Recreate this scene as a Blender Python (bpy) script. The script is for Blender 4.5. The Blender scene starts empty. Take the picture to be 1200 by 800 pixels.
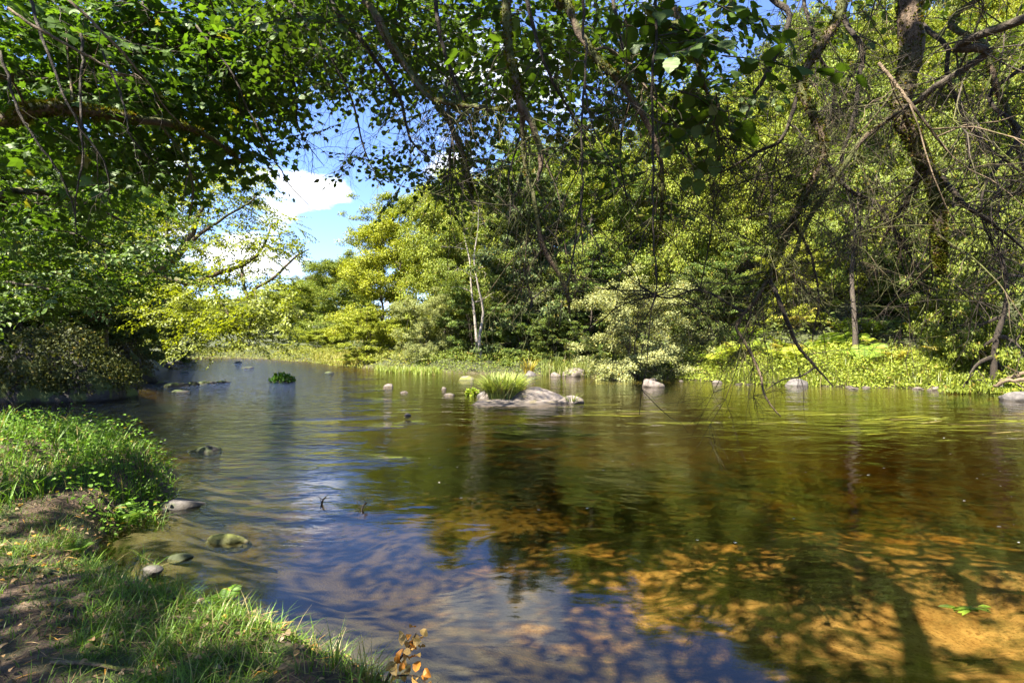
import bpy, math, random
import numpy as np
from mathutils import Vector

C = bpy.data.collections.new("river_scene")
S = bpy.context.scene
S.collection.children.link(C)
PI = math.pi
F, H0, HZ = 600.0, 1.7, 400.0          # focal length in px of a 1200 px frame, camera height, horizon row


def P(px, py, d):
    return np.array([(px - 600.0) / F * d, d, H0 + (HZ - py) / F * d])


# ------------------------------------------------------------------ meshes
class MB:
    """collects vertices and faces (with a material index) of ONE mesh"""
    def __init__(s):
        s.v, s.f, s.n = [], {}, 0

    def add(s, verts, faces, mi=0):
        verts = np.asarray(verts, dtype=np.float32).reshape(-1, 3)
        for a in faces:
            a = np.asarray(a, dtype=np.int64)
            if a.size:
                s.f.setdefault((a.shape[1], mi), []).append(a + s.n)
        s.v.append(verts)
        s.n += len(verts)

    def mesh(s, name, mats, smooth=False):
        me = bpy.data.meshes.new(name)
        v = np.concatenate(s.v)
        loops, tot, mis = [], [], []
        for (k, mi), arrs in s.f.items():
            a = np.concatenate(arrs)
            loops.append(a.ravel())
            tot.append(np.full(len(a), k, dtype=np.int32))
            mis.append(np.full(len(a), mi, dtype=np.int32))
        loops = np.concatenate(loops).astype(np.int32)
        tot = np.concatenate(tot)
        mis = np.concatenate(mis)
        st = np.concatenate([[0], np.cumsum(tot)[:-1]]).astype(np.int32)
        me.vertices.add(len(v)); me.vertices.foreach_set("co", v.ravel())
        me.loops.add(len(loops)); me.loops.foreach_set("vertex_index", loops)
        me.polygons.add(len(tot)); me.polygons.foreach_set("loop_start", st)
        me.polygons.foreach_set("loop_total", tot)
        me.polygons.foreach_set("material_index", mis)
        me.polygons.foreach_set("use_smooth", np.full(len(tot), bool(smooth)))
        me.update(calc_edges=True)
        for m in (mats if isinstance(mats, (list, tuple)) else [mats]):
            me.materials.append(m)
        return me


def link(name, data, parent=None, loc=None):
    o = bpy.data.objects.new(name, data)
    C.objects.link(o)
    if parent is not None:
        o.parent = parent
    if loc is not None:
        o.location = tuple(float(c) for c in loc)
    return o


def tag(o, label=None, cat=None, group=None, kind=None):
    if label: o["label"] = label
    if cat: o["category"] = cat
    if group: o["group"] = group
    if kind: o["kind"] = kind
    return o


def frames(dirs):
    """orthonormal side/up for unit directions (N,3)"""
    up = np.where(np.abs(dirs[:, 2:3]) > 0.93, np.array([[1.0, 0, 0]]), np.array([[0, 0, 1.0]]))
    s = np.cross(dirs, up); s /= np.linalg.norm(s, axis=1, keepdims=True) + 1e-9
    return s, np.cross(s, dirs)


def unit(a):
    a = np.asarray(a, dtype=float)
    return a / (np.linalg.norm(a, axis=-1, keepdims=True) + 1e-9)


def spline(pts, n):
    p = np.asarray(pts, dtype=float)
    if len(p) == 2:
        t = np.linspace(0, 1, n)[:, None]
        return p[0] * (1 - t) + p[1] * t
    e = np.vstack([2 * p[0] - p[1], p, 2 * p[-1] - p[-2]])
    u = np.linspace(0, len(p) - 1 - 1e-6, n)
    i = u.astype(int); t = (u - i)[:, None]
    a, b, c, d = e[i], e[i + 1], e[i + 2], e[i + 3]
    return 0.5 * (2 * b + (c - a) * t + (2 * a - 5 * b + 4 * c - d) * t**2 + (3 * b - a - 3 * c + d) * t**3)


def interp(pts, n):
    p = np.asarray(pts, dtype=float)
    return np.interp(np.linspace(0, 1, n), np.linspace(0, 1, len(p)), p)


def tube(mb, path, rad, sides=6, mi=0, bump=0.0, rng=None):
    path = np.asarray(path, dtype=float); n = len(path)
    rad = np.asarray(rad, dtype=float)
    t = np.gradient(path, axis=0); t = unit(t)
    s = np.zeros_like(t)
    ref = np.array([0, 0, 1.0]) if abs(t[0][2]) < 0.9 else np.array([1.0, 0, 0])
    s0 = np.cross(t[0], ref)
    for i in range(n):
        s0 = s0 - t[i] * np.dot(s0, t[i]); s0 = s0 / (np.linalg.norm(s0) + 1e-9); s[i] = s0
    b = np.cross(t, s)
    a = np.linspace(0, 2 * PI, sides, endpoint=False)
    R = np.repeat(rad[:, None], sides, 1)
    if bump and rng is not None:
        R = R * (1 + bump * rng.normal(0, 1, R.shape))
    v = path[:, None, :] + R[:, :, None] * (np.cos(a)[None, :, None] * s[:, None, :] + np.sin(a)[None, :, None] * b[:, None, :])
    i = np.arange(n - 1)[:, None] * sides; j = np.arange(sides)[None, :]; k = (j + 1) % sides
    q = np.stack([i + j, i + k, i + sides + k, i + sides + j], -1).reshape(-1, 4)
    v = np.vstack([v.reshape(-1, 3), path[-1:] + t[-1:] * rad[-1], path[:1] - t[:1] * rad[0] * .3])
    e = (n - 1) * sides; jj = np.arange(sides); kk = (jj + 1) % sides
    caps = np.vstack([np.stack([e + jj, e + kk, np.full(sides, n * sides)], -1), np.stack([kk, jj, np.full(sides, n * sides + 1)], -1)])
    mb.add(v, [q, caps], mi)


# leaf templates: x = across, y = along (0..1), z = normal
def T_diamond():
    return (np.array([[0, 0, 0], [.34, .42, .07], [0, 1, -.06], [-.34, .42, .07]], float), [np.array([[0, 1, 2, 3]])])


def T_oval(w=.38, fold=.10, droop=.12):
    v = np.array([[0, 0, 0], [0, .5, 0], [0, 1, -droop], [w * .8, .22, fold * .7], [w, .55, fold], [w * .55, .85, fold * .3 - droop * .5],
                  [-w * .8, .22, fold * .7], [-w, .55, fold], [-w * .55, .85, fold * .3 - droop * .5]], float)
    return v, [np.array([[0, 3, 4, 1], [1, 4, 5, 2], [0, 1, 7, 6], [1, 2, 8, 7]])]


def T_round():
    return T_oval(.47, .07, .10)


def T_leaf(k=5, w=.42, fold=.10, droop=.16, serr=.03, peak=.45):
    """a leaf blade with a curved midrib and a finely cut outline, k stations a side"""
    t = np.linspace(0, 1, k + 2)
    wd = w * np.sin(PI * np.clip(t, 0, 1) ** (math.log(.5) / math.log(peak))) ** .8
    wd[1:-1] += serr * (np.arange(k) % 2 * 2 - 1)
    v = [[0, a, -droop * a * a] for a in t]; fs4, fs3 = [], []
    for sgn in (1, -1):
        o = len(v)
        for a, b in zip(t[1:-1], wd[1:-1]):
            v.append([sgn * b, a - .03, -droop * a * a + fold * (b / w) - .12 * (b / w) ** 2])
        for i in range(k - 1):
            q = [i + 1, o + i, o + i + 1, i + 2]; fs4.append(q if sgn > 0 else q[::-1])
        a_, b_ = [0, o, 1], [k, o + k - 1, k + 1]
        fs3 += [a_ if sgn > 0 else a_[::-1], b_ if sgn > 0 else b_[::-1]]
    return np.array(v, float), [np.array(fs4), np.array(fs3)]


def T_lance():
    return T_oval(.14, .03, .18)


def T_maple():
    ang = np.radians([-90, -52, -30, -8, 22, 48, 66, 90, 114, 132, 158, 188, 210, 232])
    rad = np.array([.42, .34, .60, .40, .62, .36, .56, .62, .56, .36, .62, .40, .60, .34])
    rad[[2, 4, 7, 10, 12]] = [.62, .66, .72, .66, .62]
    rad[[3, 5, 6, 8, 9, 11]] = [.38, .34, .45, .45, .34, .38]
    v = [[0, .42, .02]]
    for a, r in zip(ang, rad):
        v.append([math.cos(a) * r * .85, .42 + math.sin(a) * r * .85, -.10 * (r / .7) ** 2])
    n = len(ang)
    f = np.array([[0, 1 + i, 1 + (i + 1) % n] for i in range(n)])
    return np.array(v, float), [f]


def scatter(mb, T, pos, dirs, nrm, size, mi=0):
    """copies of one leaf template: y axis along dirs, z near nrm"""
    V, FS = T
    pos = np.asarray(pos, float); N = len(pos)
    if N == 0: return
    y = unit(dirs)
    z = nrm - y * np.sum(nrm * y, 1, keepdims=True); z = unit(z)
    x = np.cross(y, z)
    size = np.asarray(size, float).reshape(-1, 1, 1)
    v = pos[:, None, :] + size * (V[None, :, 0:1] * x[:, None] + V[None, :, 1:2] * y[:, None] + V[None, :, 2:3] * z[:, None])
    off = (np.arange(N) * len(V))[:, None, None]
    mb.add(v.reshape(-1, 3), [(f[None] + off).reshape(-1, f.shape[1]) for f in FS], mi)


# ------------------------------------------------------------------ terrain
RIVER = np.array([(-15.7, 41), (-24, 50), (-36, 56), (-60, 62), (-120, 66), (-400, 75),
                  (-400, 62), (-120, 58), (-60, 54), (-39, 49), (-29, 40), (-21.5, 32), (-15.8, 22), (-12.4, 16), (-14.8, 14.4), (-19, 13),
                  (-18, 10.8), (-13, 9.9), (-9.6, 9.0), (-7, 8.0), (-5.2, 7.1), (-4.4, 6.5), (-3.95, 5.8), (-3.55, 5.1), (-3.45, 4.75),
                  (-3.4, 4.4), (-2.75, 3.95), (-2.3, 3.5), (-1.9, 3.15), (-1.1, 2.78), (-.5, 2.42), (-.25, 2.2), (.5, 1.6), (2, 1.15), (4, .8), (8, .2), (20, -2), (45, -8),
                  (400, -40), (400, -20), (60, 1), (30, 8), (19, 12.5), (15.2, 14.5), (16.3, 17), (16.4, 18.3), (13, 19.2), (10, 20.3), (7.6, 23.4),
                  (4.25, 25), (0, 26.5), (-3, 28), (-8.5, 32), (-12, 36)], float)
NSEG = len(RIVER)
# 0 right bank, 1 left bank, 2 near bank, by segment start
SIDE = np.array([0] * 6 + [1] * 10 + [2] * 22 + [0] * (NSEG - 38))


def vnoise(x, y, seed=0):
    """smooth value noise"""
    x = np.asarray(x, float); y = np.asarray(y, float)
    xi = np.floor(x).astype(np.int64); yi = np.floor(y).astype(np.int64)
    fx = x - xi; fy = y - yi
    fx = fx * fx * (3 - 2 * fx); fy = fy * fy * (3 - 2 * fy)

    def h(a, b):
        n = (a * 374761393 + b * 668265263 + seed * 974634777) & 0xFFFFFFFF
        n = ((n ^ (n >> 13)) * 1274126177) & 0xFFFFFFFF
        n = n ^ (n >> 16)
        return (n & 0xFFFF) / 65535.0
    return (h(xi, yi) * (1 - fx) + h(xi + 1, yi) * fx) * (1 - fy) + (h(xi, yi + 1) * (1 - fx) + h(xi + 1, yi + 1) * fx) * fy


def fbm(x, y, o=4, seed=0):
    s = 0; a = .5; t = 0
    for i in range(o):
        s = s + a * vnoise(x * 2**i, y * 2**i, seed + i); t += a; a *= .5
    return s / t


def river_sd(x, y):
    x = np.asarray(x, float).ravel(); y = np.asarray(y, float).ravel()
    best = np.full(len(x), 1e9); side = np.zeros(len(x), int); inside = np.zeros(len(x), bool)
    for i in range(NSEG):
        a = RIVER[i]; b = RIVER[(i + 1) % NSEG]; ab = b - a
        t = np.clip(((x - a[0]) * ab[0] + (y - a[1]) * ab[1]) / (ab @ ab), 0, 1)
        d = np.hypot(x - a[0] - t * ab[0], y - a[1] - t * ab[1])
        m = d < best; best[m] = d[m]; side[m] = SIDE[i]
        c = (a[1] > y) != (b[1] > y)
        if abs(ab[1]) > 1e-9:
            inside ^= c & (x < (y - a[1]) / ab[1] * ab[0] + a[0])
    return np.where(inside, -best, best), side


def sm(t):
    t = np.clip(t, 0, 1); return t * t * (3 - 2 * t)


def ground(x, y):
    shp = np.shape(x)
    x = np.asarray(x, float).ravel(); y = np.asarray(y, float).ravel()
    wob = (fbm(x * 1.3, y * 1.3, 3, 5) - .5) * .5 * sm((np.hypot(x, y) - 1) / 5) + (fbm(x * 3.1, y * 3.1, 3, 8) - .5) * .22
    s, side = river_sd(x, y)
    s = s + wob
    n = fbm(x * .9, y * .9, 4, 1) - .5
    n2 = fbm(x * 5, y * 5, 4, 2) - .5
    dist = -s
    bed = -.03 - .50 * sm(dist / 1.5) - .42 * sm((dist - 1) / 6) + n * .22 * sm(dist / 2) + n2 * .05
    # the sunny sandbank in mid stream, right of the camera
    bed = bed + .30 * np.exp(-(((x - 4.5) / 3.2) ** 2 + ((y - 4.9) / 2.0) ** 2)) * sm(dist / 2)
    low = np.exp(-(((x + 3.1) / .9) ** 2 + ((y - 3.9) / .8) ** 2)) * .26      # trodden dip by the inlet
    hn = .03 + .33 * sm(s / .45) + .05 * sm(s / 3) + n * .14 * sm(s / 1.5) + n2 * .07 * sm(s / .3) - low
    hn = hn + .22 * np.exp(-(((x + 6.0) / 1.7) ** 2 + ((y - 5.6) / 1.0) ** 2))
    hr = .05 + .55 * sm(s / 1.6) + .62 * np.clip(s - 3.0, 0, 40) * (1 - .55 * sm((y - 36) / 22)) * (1 - .6 * sm((-x - 6) / 22)) + n * .5 * sm(s / 3)
    hl = .05 + .9 * sm(s / 1.2) + .34 * np.clip(s - 1.5, 0, 40) * (1 - .7 * sm((y - 30) / 25)) + n * .4 * sm(s / 3)
    hill = np.where(side == 0, hr, np.where(side == 1, hl, hn))
    z = np.where(s < 0, bed, hill)
    return z.reshape(shp)


def gz(x, y):
    return float(ground(np.array([x]), np.array([y]))[0])


# ------------------------------------------------------------------ materials
def new_mat(name):
    m = bpy.data.materials.new(name); m.use_nodes = True
    nt = m.node_tree; nt.nodes.clear()
    return m, nt, nt.nodes.new("ShaderNodeOutputMaterial")


def N(nt, kind, **kw):
    n = nt.nodes.new("ShaderNode" + kind)
    for k, v in kw.items():
        if k.startswith("i_"):
            n.inputs[k[2:].replace("_", " ")].default_value = v
        else:
            setattr(n, k, v)
    return n


def ramp(nt, fac, stops, interp_mode='LINEAR'):
    r = N(nt, "ValToRGB"); r.color_ramp.interpolation = interp_mode
    e = r.color_ramp.elements
    while len(e) < len(stops): e.new(.5)
    for i, (p, c) in enumerate(stops):
        e[i].position = p; e[i].color = tuple(c) + (1,) if len(c) == 3 else c
    nt.links.new(fac, r.inputs[0])
    return r


def mixc(nt, fac, a, b, mode='MIX'):
    m = N(nt, "Mix", data_type='RGBA', blend_type=mode)
    for sock, v in ((m.inputs[0], fac), (m.inputs[6], a), (m.inputs[7], b)):
        if hasattr(v, "links"): nt.links.new(v, sock)
        elif isinstance(v, (int, float)): sock.default_value = v
        else: sock.default_value = tuple(v) + (1,) if len(v) == 3 else v
    return m.outputs[2]


def math_n(nt, op, a, b=None, clamp=False):
    m = N(nt, "Math", operation=op, use_clamp=clamp)
    for i, v in enumerate((a, b)):
        if v is None: continue
        if hasattr(v, "links"): nt.links.new(v, m.inputs[i])
        else: m.inputs[i].default_value = v
    return m.outputs[0]


def leaf_material(name, translucent=.32, gloss=.03, tcol=(1.25, 1.25, .45), obj_color=True, base=(.08, .11, .02), var=.35, odd=(.22, .17, .03), odd_share=.05):
    m, nt, out = new_mat(name)
    g = N(nt, "NewGeometry")
    if obj_color:
        col = N(nt, "ObjectInfo").outputs["Color"]
    else:
        rgb = N(nt, "RGB"); rgb.outputs[0].default_value = tuple(base) + (1,); col = rgb.outputs[0]
    r = ramp(nt, g.outputs["Random Per Island"], [(0, (1 - var, 1 - var, 1 - var * 1.1)), (.5, (1, 1, 1)), (1, (1 + var * 1.3, 1 + var, 1 + var * .4))])
    col = mixc(nt, 1.0, col, r.outputs[0], 'MULTIPLY')
    w = N(nt, "TexWhiteNoise", noise_dimensions='1D'); nt.links.new(g.outputs["Random Per Island"], w.inputs["W"])
    pick = math_n(nt, 'LESS_THAN', w.outputs["Value"], odd_share)
    col = mixc(nt, pick, col, odd)
    d = N(nt, "BsdfDiffuse"); nt.links.new(col, d.inputs[0])
    t = N(nt, "BsdfTranslucent")
    nt.links.new(mixc(nt, 1.0, col, tcol, 'MULTIPLY'), t.inputs[0])
    mx = N(nt, "MixShader"); mx.inputs[0].default_value = translucent
    nt.links.new(d.outputs[0], mx.inputs[1]); nt.links.new(t.outputs[0], mx.inputs[2])
    gl = N(nt, "BsdfGlossy"); gl.inputs["Roughness"].default_value = .5
    gl.inputs["Color"].default_value = (.55, .6, .5, 1)
    mg = N(nt, "MixShader"); mg.inputs[0].default_value = gloss
    nt.links.new(mx.outputs[0], mg.inputs[1]); nt.links.new(gl.outputs[0], mg.inputs[2])
    nt.links.new(mg.outputs[0], out.inputs[0])
    return m


def bark_material(name, dark=(.028, .02, .013), light=(.11, .085, .06), moss=(.13, .14, .018), moss_amt=.5, scale=14):
    m, nt, out = new_mat(name)
    tc = N(nt, "TexCoord")
    mp = N(nt, "Mapping"); mp.inputs["Scale"].default_value = (1, 1, .45); nt.links.new(tc.outputs["Object"], mp.inputs[0])
    n1 = N(nt, "TexNoise"); n1.inputs["Scale"].default_value = scale * 2.2; n1.inputs["Detail"].default_value = 8
    nt.links.new(mp.outputs[0], n1.inputs[0])
    base = ramp(nt, n1.outputs[0], [(.3, dark), (.72, light)]).outputs[0]
    n2 = N(nt, "TexNoise"); n2.inputs["Scale"].default_value = scale * .28; n2.inputs["Detail"].default_value = 5
    nt.links.new(tc.outputs["Object"], n2.inputs[0])
    g = N(nt, "NewGeometry"); sep = N(nt, "SeparateXYZ"); nt.links.new(g.outputs["Normal"], sep.inputs[0])
    up = math_n(nt, 'MULTIPLY', sep.outputs[2], .22)
    k = math_n(nt, 'ADD', n2.outputs[0], up)
    lo = .72 - .42 * moss_amt
    mk = ramp(nt, k, [(lo, (0, 0, 0)), (lo + .12, (1, 1, 1))]).outputs[0]
    n3 = N(nt, "TexNoise"); n3.inputs["Scale"].default_value = scale * 6; n3.inputs["Detail"].default_value = 4
    nt.links.new(tc.outputs["Object"], n3.inputs[0])
    mossc = ramp(nt, n3.outputs[0], [(.3, tuple(c * .35 for c in moss)), (.7, moss)]).outputs[0]
    col = mixc(nt, mk, base, mossc)
    b = N(nt, "BsdfPrincipled"); nt.links.new(col, b.inputs["Base Color"]); b.inputs["Roughness"].default_value = .85
    bp = N(nt, "Bump"); bp.inputs["Strength"].default_value = .9; bp.inputs["Distance"].default_value = .02
    nt.links.new(math_n(nt, 'ADD', n1.outputs[0], math_n(nt, 'MULTIPLY', n3.outputs[0], .5)), bp.inputs["Height"])
    nt.links.new(bp.outputs[0], b.inputs["Normal"])
    nt.links.new(b.outputs[0], out.inputs[0])
    return m


def rock_material(name, a=(.30, .23, .19), b_=(.14, .11, .09), lichen=(.32, .28, .06), lich=.35, moss=(.06, .08, .015), moss_amt=.2):
    m, nt, out = new_mat(name)
    tc = N(nt, "TexCoord")
    n1 = N(nt, "TexNoise"); n1.inputs["Scale"].default_value = 9; n1.inputs["Detail"].default_value = 8
    n2 = N(nt, "TexNoise"); n2.inputs["Scale"].default_value = 3.2; n2.inputs["Detail"].default_value = 6
    n3 = N(nt, "TexNoise"); n3.inputs["Scale"].default_value = 40; n3.inputs["Detail"].default_value = 3
    for n in (n1, n2, n3): nt.links.new(tc.outputs["Object"], n.inputs[0])
    col = ramp(nt, n1.outputs[0], [(.3, b_), (.62, a)]).outputs[0]
    lm = ramp(nt, n2.outputs[0], [(.66 - .2 * lich, (0, 0, 0)), (.72 - .2 * lich, (1, 1, 1))]).outputs[0]
    col = mixc(nt, math_n(nt, 'MULTIPLY', lm, .6 * min(1, lich * 2)), col, lichen)
    n4 = N(nt, "TexNoise"); n4.inputs["Scale"].default_value = 2.2; n4.inputs["Detail"].default_value = 7
    mp = N(nt, "Mapping"); mp.inputs["Location"].default_value = (7, 3, 1); nt.links.new(tc.outputs["Object"], mp.inputs[0]); nt.links.new(mp.outputs[0], n4.inputs[0])
    mm = ramp(nt, n4.outputs[0], [(.75 - .5 * moss_amt, (0, 0, 0)), (.8 - .5 * moss_amt, (1, 1, 1))]).outputs[0]
    col = mixc(nt, mm, col, moss)
    # wet dark foot at the water line (world height)
    g = N(nt, "NewGeometry"); sp = N(nt, "SeparateXYZ"); nt.links.new(g.outputs["Position"], sp.inputs[0])
    wz = math_n(nt, 'ADD', sp.outputs[2], math_n(nt, 'MULTIPLY', n1.outputs[0], -.06))
    wet = ramp(nt, wz, [(.0, (.42, .4, .36)), (.035, (1, 1, 1))]).outputs[0]
    col = mixc(nt, 1.0, col, wet, 'MULTIPLY')
    b = N(nt, "BsdfPrincipled"); nt.links.new(col, b.inputs["Base Color"]); b.inputs["Roughness"].default_value = .8
    bp = N(nt, "Bump"); bp.inputs["Strength"].default_value = .8; bp.inputs["Distance"].default_value = .03
    nt.links.new(math_n(nt, 'ADD', n1.outputs[0], math_n(nt, 'MULTIPLY', n3.outputs[0], .3)), bp.inputs["Height"])
    nt.links.new(bp.outputs[0], b.inputs["Normal"]); nt.links.new(b.outputs[0], out.inputs[0])
    return m


def ground_material():
    m, nt, out = new_mat("river_ground")
    g = N(nt, "NewGeometry"); pos = g.outputs["Position"]
    sp = N(nt, "SeparateXYZ"); nt.links.new(pos, sp.inputs[0])

    def noise(scale, det=6, sc3=(1, 1, 1), loc=(0, 0, 0), rough=.55, rot=0, dist=0):
        mp = N(nt, "Mapping"); mp.inputs["Scale"].default_value = sc3; mp.inputs["Location"].default_value = loc; mp.inputs["Rotation"].default_value = (0, 0, rot)
        nt.links.new(pos, mp.inputs[0])
        n = N(nt, "TexNoise"); n.inputs["Scale"].default_value = scale; n.inputs["Detail"].default_value = det; n.inputs["Roughness"].default_value = rough
        n.inputs["Distortion"].default_value = dist
        nt.links.new(mp.outputs[0], n.inputs[0]); return n.outputs[0]
    # bed: amber sand, darker gravel, dark weed trails combed by the current
    sand = ramp(nt, noise(2.6, 8, rough=.65), [(.28, (.20, .13, .06)), (.5, (.38, .28, .15)), (.75, (.55, .43, .25))]).outputs[0]
    grav = noise(34, 4)
    sand = mixc(nt, ramp(nt, grav, [(.52, (0, 0, 0)), (.66, (.8, .8, .8))]).outputs[0], sand, (.17, .10, .04))
    w1 = noise(1.0, 9, (1.0, 2.6, 1), (2.3, .7, 0), .66, .5, .6)
    # the open sandbank lies to the right in mid stream; round it the weed thickens
    dx = math_n(nt, 'DIVIDE', math_n(nt, 'SUBTRACT', sp.outputs[0], 4.0), 3.6); dy = math_n(nt, 'DIVIDE', math_n(nt, 'SUBTRACT', sp.outputs[1], 4.9), 2.1)
    rr = math_n(nt, 'SQRT', math_n(nt, 'ADD', math_n(nt, 'MULTIPLY', dx, dx), math_n(nt, 'MULTIPLY', dy, dy)))
    w1 = math_n(nt, 'ADD', w1, math_n(nt, 'MULTIPLY', math_n(nt, 'MINIMUM', math_n(nt, 'SUBTRACT', rr, .62), .8), .20))
    weed = ramp(nt, w1, [(.49, (0, 0, 0)), (.60, (.96, .96, .96))]).outputs[0]
    w2 = noise(7, 7, (.7, 2.8, 1), (0, 3, 0), .7, .5, .4)
    weed = mixc(nt, 1.0, weed, ramp(nt, w2, [(.34, (.5, .5, .5)), (.52, (1, 1, 1))]).outputs[0], 'MULTIPLY')
    deep = math_n(nt, 'MULTIPLY', math_n(nt, 'SUBTRACT', rr, .85), 1.4, True)
    weed = mixc(nt, deep, weed, (.92, .92, .92))
    bed = mixc(nt, weed, sand, (.035, .04, .010))
    # land: leaf litter, humus, a little moss
    lit = ramp(nt, noise(26, 7, rough=.7), [(.3, (.022, .015, .009)), (.5, (.065, .043, .026)), (.7, (.16, .11, .07))]).outputs[0]
    hum = ramp(nt, noise(3.1, 6), [(.35, (.6, .55, .5)), (.65, (1.2, 1.15, 1.1))]).outputs[0]
    lit = mixc(nt, 1.0, lit, hum, 'MULTIPLY')
    moss = ramp(nt, noise(2.2, 7, loc=(4, 4, 0)), [(.52, (0, 0, 0)), (.62, (.8, .8, .8))]).outputs[0]
    land = mixc(nt, moss, lit, (.05, .075, .016))
    # hill further off: green-brown undergrowth
    far = ramp(nt, math_n(nt, 'DIVIDE', sp.outputs[1], 30.0), [(.42, (0, 0, 0)), (.6, (1, 1, 1))]).outputs[0]
    und = ramp(nt, noise(1.6, 8, rough=.7), [(.35, (.02, .022, .008)), (.6, (.055, .065, .017)), (.8, (.10, .08, .035))]).outputs[0]
    land = mixc(nt, far, land, und)
    zz = math_n(nt, 'ADD', sp.outputs[2], math_n(nt, 'MULTIPLY', noise(12, 5), .08))
    isl = ramp(nt, zz, [(.02, (0, 0, 0)), (.07, (1, 1, 1))]).outputs[0]
    mud = mixc(nt, .55, bed, (.07, .045, .025))
    shore = ramp(nt, zz, [(.04, (0, 0, 0)), (.22, (1, 1, 1))]).outputs[0]
    land = mixc(nt, shore, mud, land)
    col = mixc(nt, isl, bed, land)
    b = N(nt, "BsdfPrincipled"); nt.links.new(col, b.inputs["Base Color"]); b.inputs["Roughness"].default_value = .9
    bp = N(nt, "Bump"); bp.inputs["Strength"].default_value = .8; bp.inputs["Distance"].default_value = .03
    hh = math_n(nt, 'ADD', noise(30, 6, rough=.7), math_n(nt, 'MULTIPLY', noise(80, 4), .4))
    nt.links.new(hh, bp.inputs["Height"]); nt.links.new(bp.outputs[0], b.inputs["Normal"])
    nt.links.new(b.outputs[0], out.inputs[0])
    return m


def water_material():
    m, nt, out = new_mat("river_water")
    g = N(nt, "NewGeometry"); pos = g.outputs["Position"]
    sp = N(nt, "SeparateXYZ"); nt.links.new(pos, sp.inputs[0])

    def noise(scale, det, sc3, rot, loc=(0, 0, 0), dist=0.0, rough=.5):
        mp = N(nt, "Mapping"); mp.inputs["Scale"].default_value = sc3; mp.inputs["Rotation"].default_value = (0, 0, rot); mp.inputs["Location"].default_value = loc
        nt.links.new(pos, mp.inputs[0])
        n = N(nt, "TexNoise"); n.inputs["Scale"].default_value = scale; n.inputs["Detail"].default_value = det; n.inputs["Distortion"].default_value = dist; n.inputs["Roughness"].default_value = rough
        nt.links.new(mp.outputs[0], n.inputs[0]); return n.outputs[0]
    slow = noise(.9, 3, (1, 1.7, 1), .5, dist=.8)
    med = noise(4.0, 4, (1, 2.0, 1), .35, dist=.6)
    fine = noise(17, 4, (1, 1.8, 1), .2, dist=.3)
    # riffle mask: broken water down the left of the river, patchy
    rx = math_n(nt, 'MULTIPLY_ADD', sp.outputs[0], .30); nt.nodes[-1].inputs[2].default_value = 1.9      # high where x < -4
    rx = math_n(nt, 'MULTIPLY', math_n(nt, 'ADD', sp.outputs[0], math_n(nt, 'MULTIPLY', sp.outputs[1], .26)), -.45)
    rif = math_n(nt, 'ADD', rx, math_n(nt, 'MULTIPLY', math_n(nt, 'SUBTRACT', noise(.35, 4, (1, 2.2, 1), .1), .5), 3.0))
    rif = ramp(nt, rif, [(.0, (.06, .06, .06)), (.75, (1, 1, 1))]).outputs[0]
    calm = ramp(nt, noise(.5, 3, (1, 2.5, 1), .2, (5, 2, 0)), [(.42, (.12, .12, .12)), (.66, (1, 1, 1))]).outputs[0]
    far = ramp(nt, math_n(nt, 'DIVIDE', sp.outputs[1], 20.0), [(.18, (0, 0, 0)), (.5, (1, 1, 1))]).outputs[0]     # the pool in front is calm, the run above it is not
    rif = math_n(nt, 'MULTIPLY', rif, far)
    h = math_n(nt, 'MULTIPLY', slow, math_n(nt, 'ADD', .006, math_n(nt, 'MULTIPLY', far, .026)))
    h = math_n(nt, 'ADD', h, math_n(nt, 'MULTIPLY', med, math_n(nt, 'ADD', math_n(nt, 'MULTIPLY', calm, math_n(nt, 'ADD', .0014, math_n(nt, 'MULTIPLY', far, .005))), math_n(nt, 'MULTIPLY', rif, .048))))
    h = math_n(nt, 'ADD', h, math_n(nt, 'MULTIPLY', noise(1.7, 3, (1, 2.6, 1), .25, (3, 1, 0), .7), math_n(nt, 'MULTIPLY', rif, .13)))
    h = math_n(nt, 'ADD', h, math_n(nt, 'MULTIPLY', fine, math_n(nt, 'ADD', math_n(nt, 'MULTIPLY', calm, math_n(nt, 'ADD', .00035, math_n(nt, 'MULTIPLY', far, .0007))), math_n(nt, 'MULTIPLY', rif, .008))))
    bp = N(nt, "Bump"); bp.inputs["Strength"].default_value = 1.0; bp.inputs["Distance"].default_value = 1.0
    nt.links.new(h, bp.inputs["Height"])
    tr = N(nt, "BsdfTransparent"); tr.inputs[0].default_value = (.93, .89, .80, 1)
    gl = N(nt, "BsdfGlossy"); gl.inputs["Roughness"].default_value = .05; gl.inputs["Color"].default_value = (1, 1, 1, 1)
    nt.links.new(bp.outputs[0], gl.inputs["Normal"])
    fr = N(nt, "Fresnel"); fr.inputs["IOR"].default_value = 1.45; nt.links.new(bp.outputs[0], fr.inputs["Normal"])
    mx = N(nt, "MixShader"); nt.links.new(fr.outputs[0], mx.inputs[0])
    nt.links.new(tr.outputs[0], mx.inputs[1]); nt.links.new(gl.outputs[0], mx.inputs[2])
    nt.links.new(mx.outputs[0], out.inputs[0])
    ab = N(nt, "VolumeAbsorption"); ab.inputs["Color"].default_value = (.71, .575, .15, 1); ab.inputs["Density"].default_value = 1.0
    nt.links.new(ab.outputs[0], out.inputs["Volume"])
    return m


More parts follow.
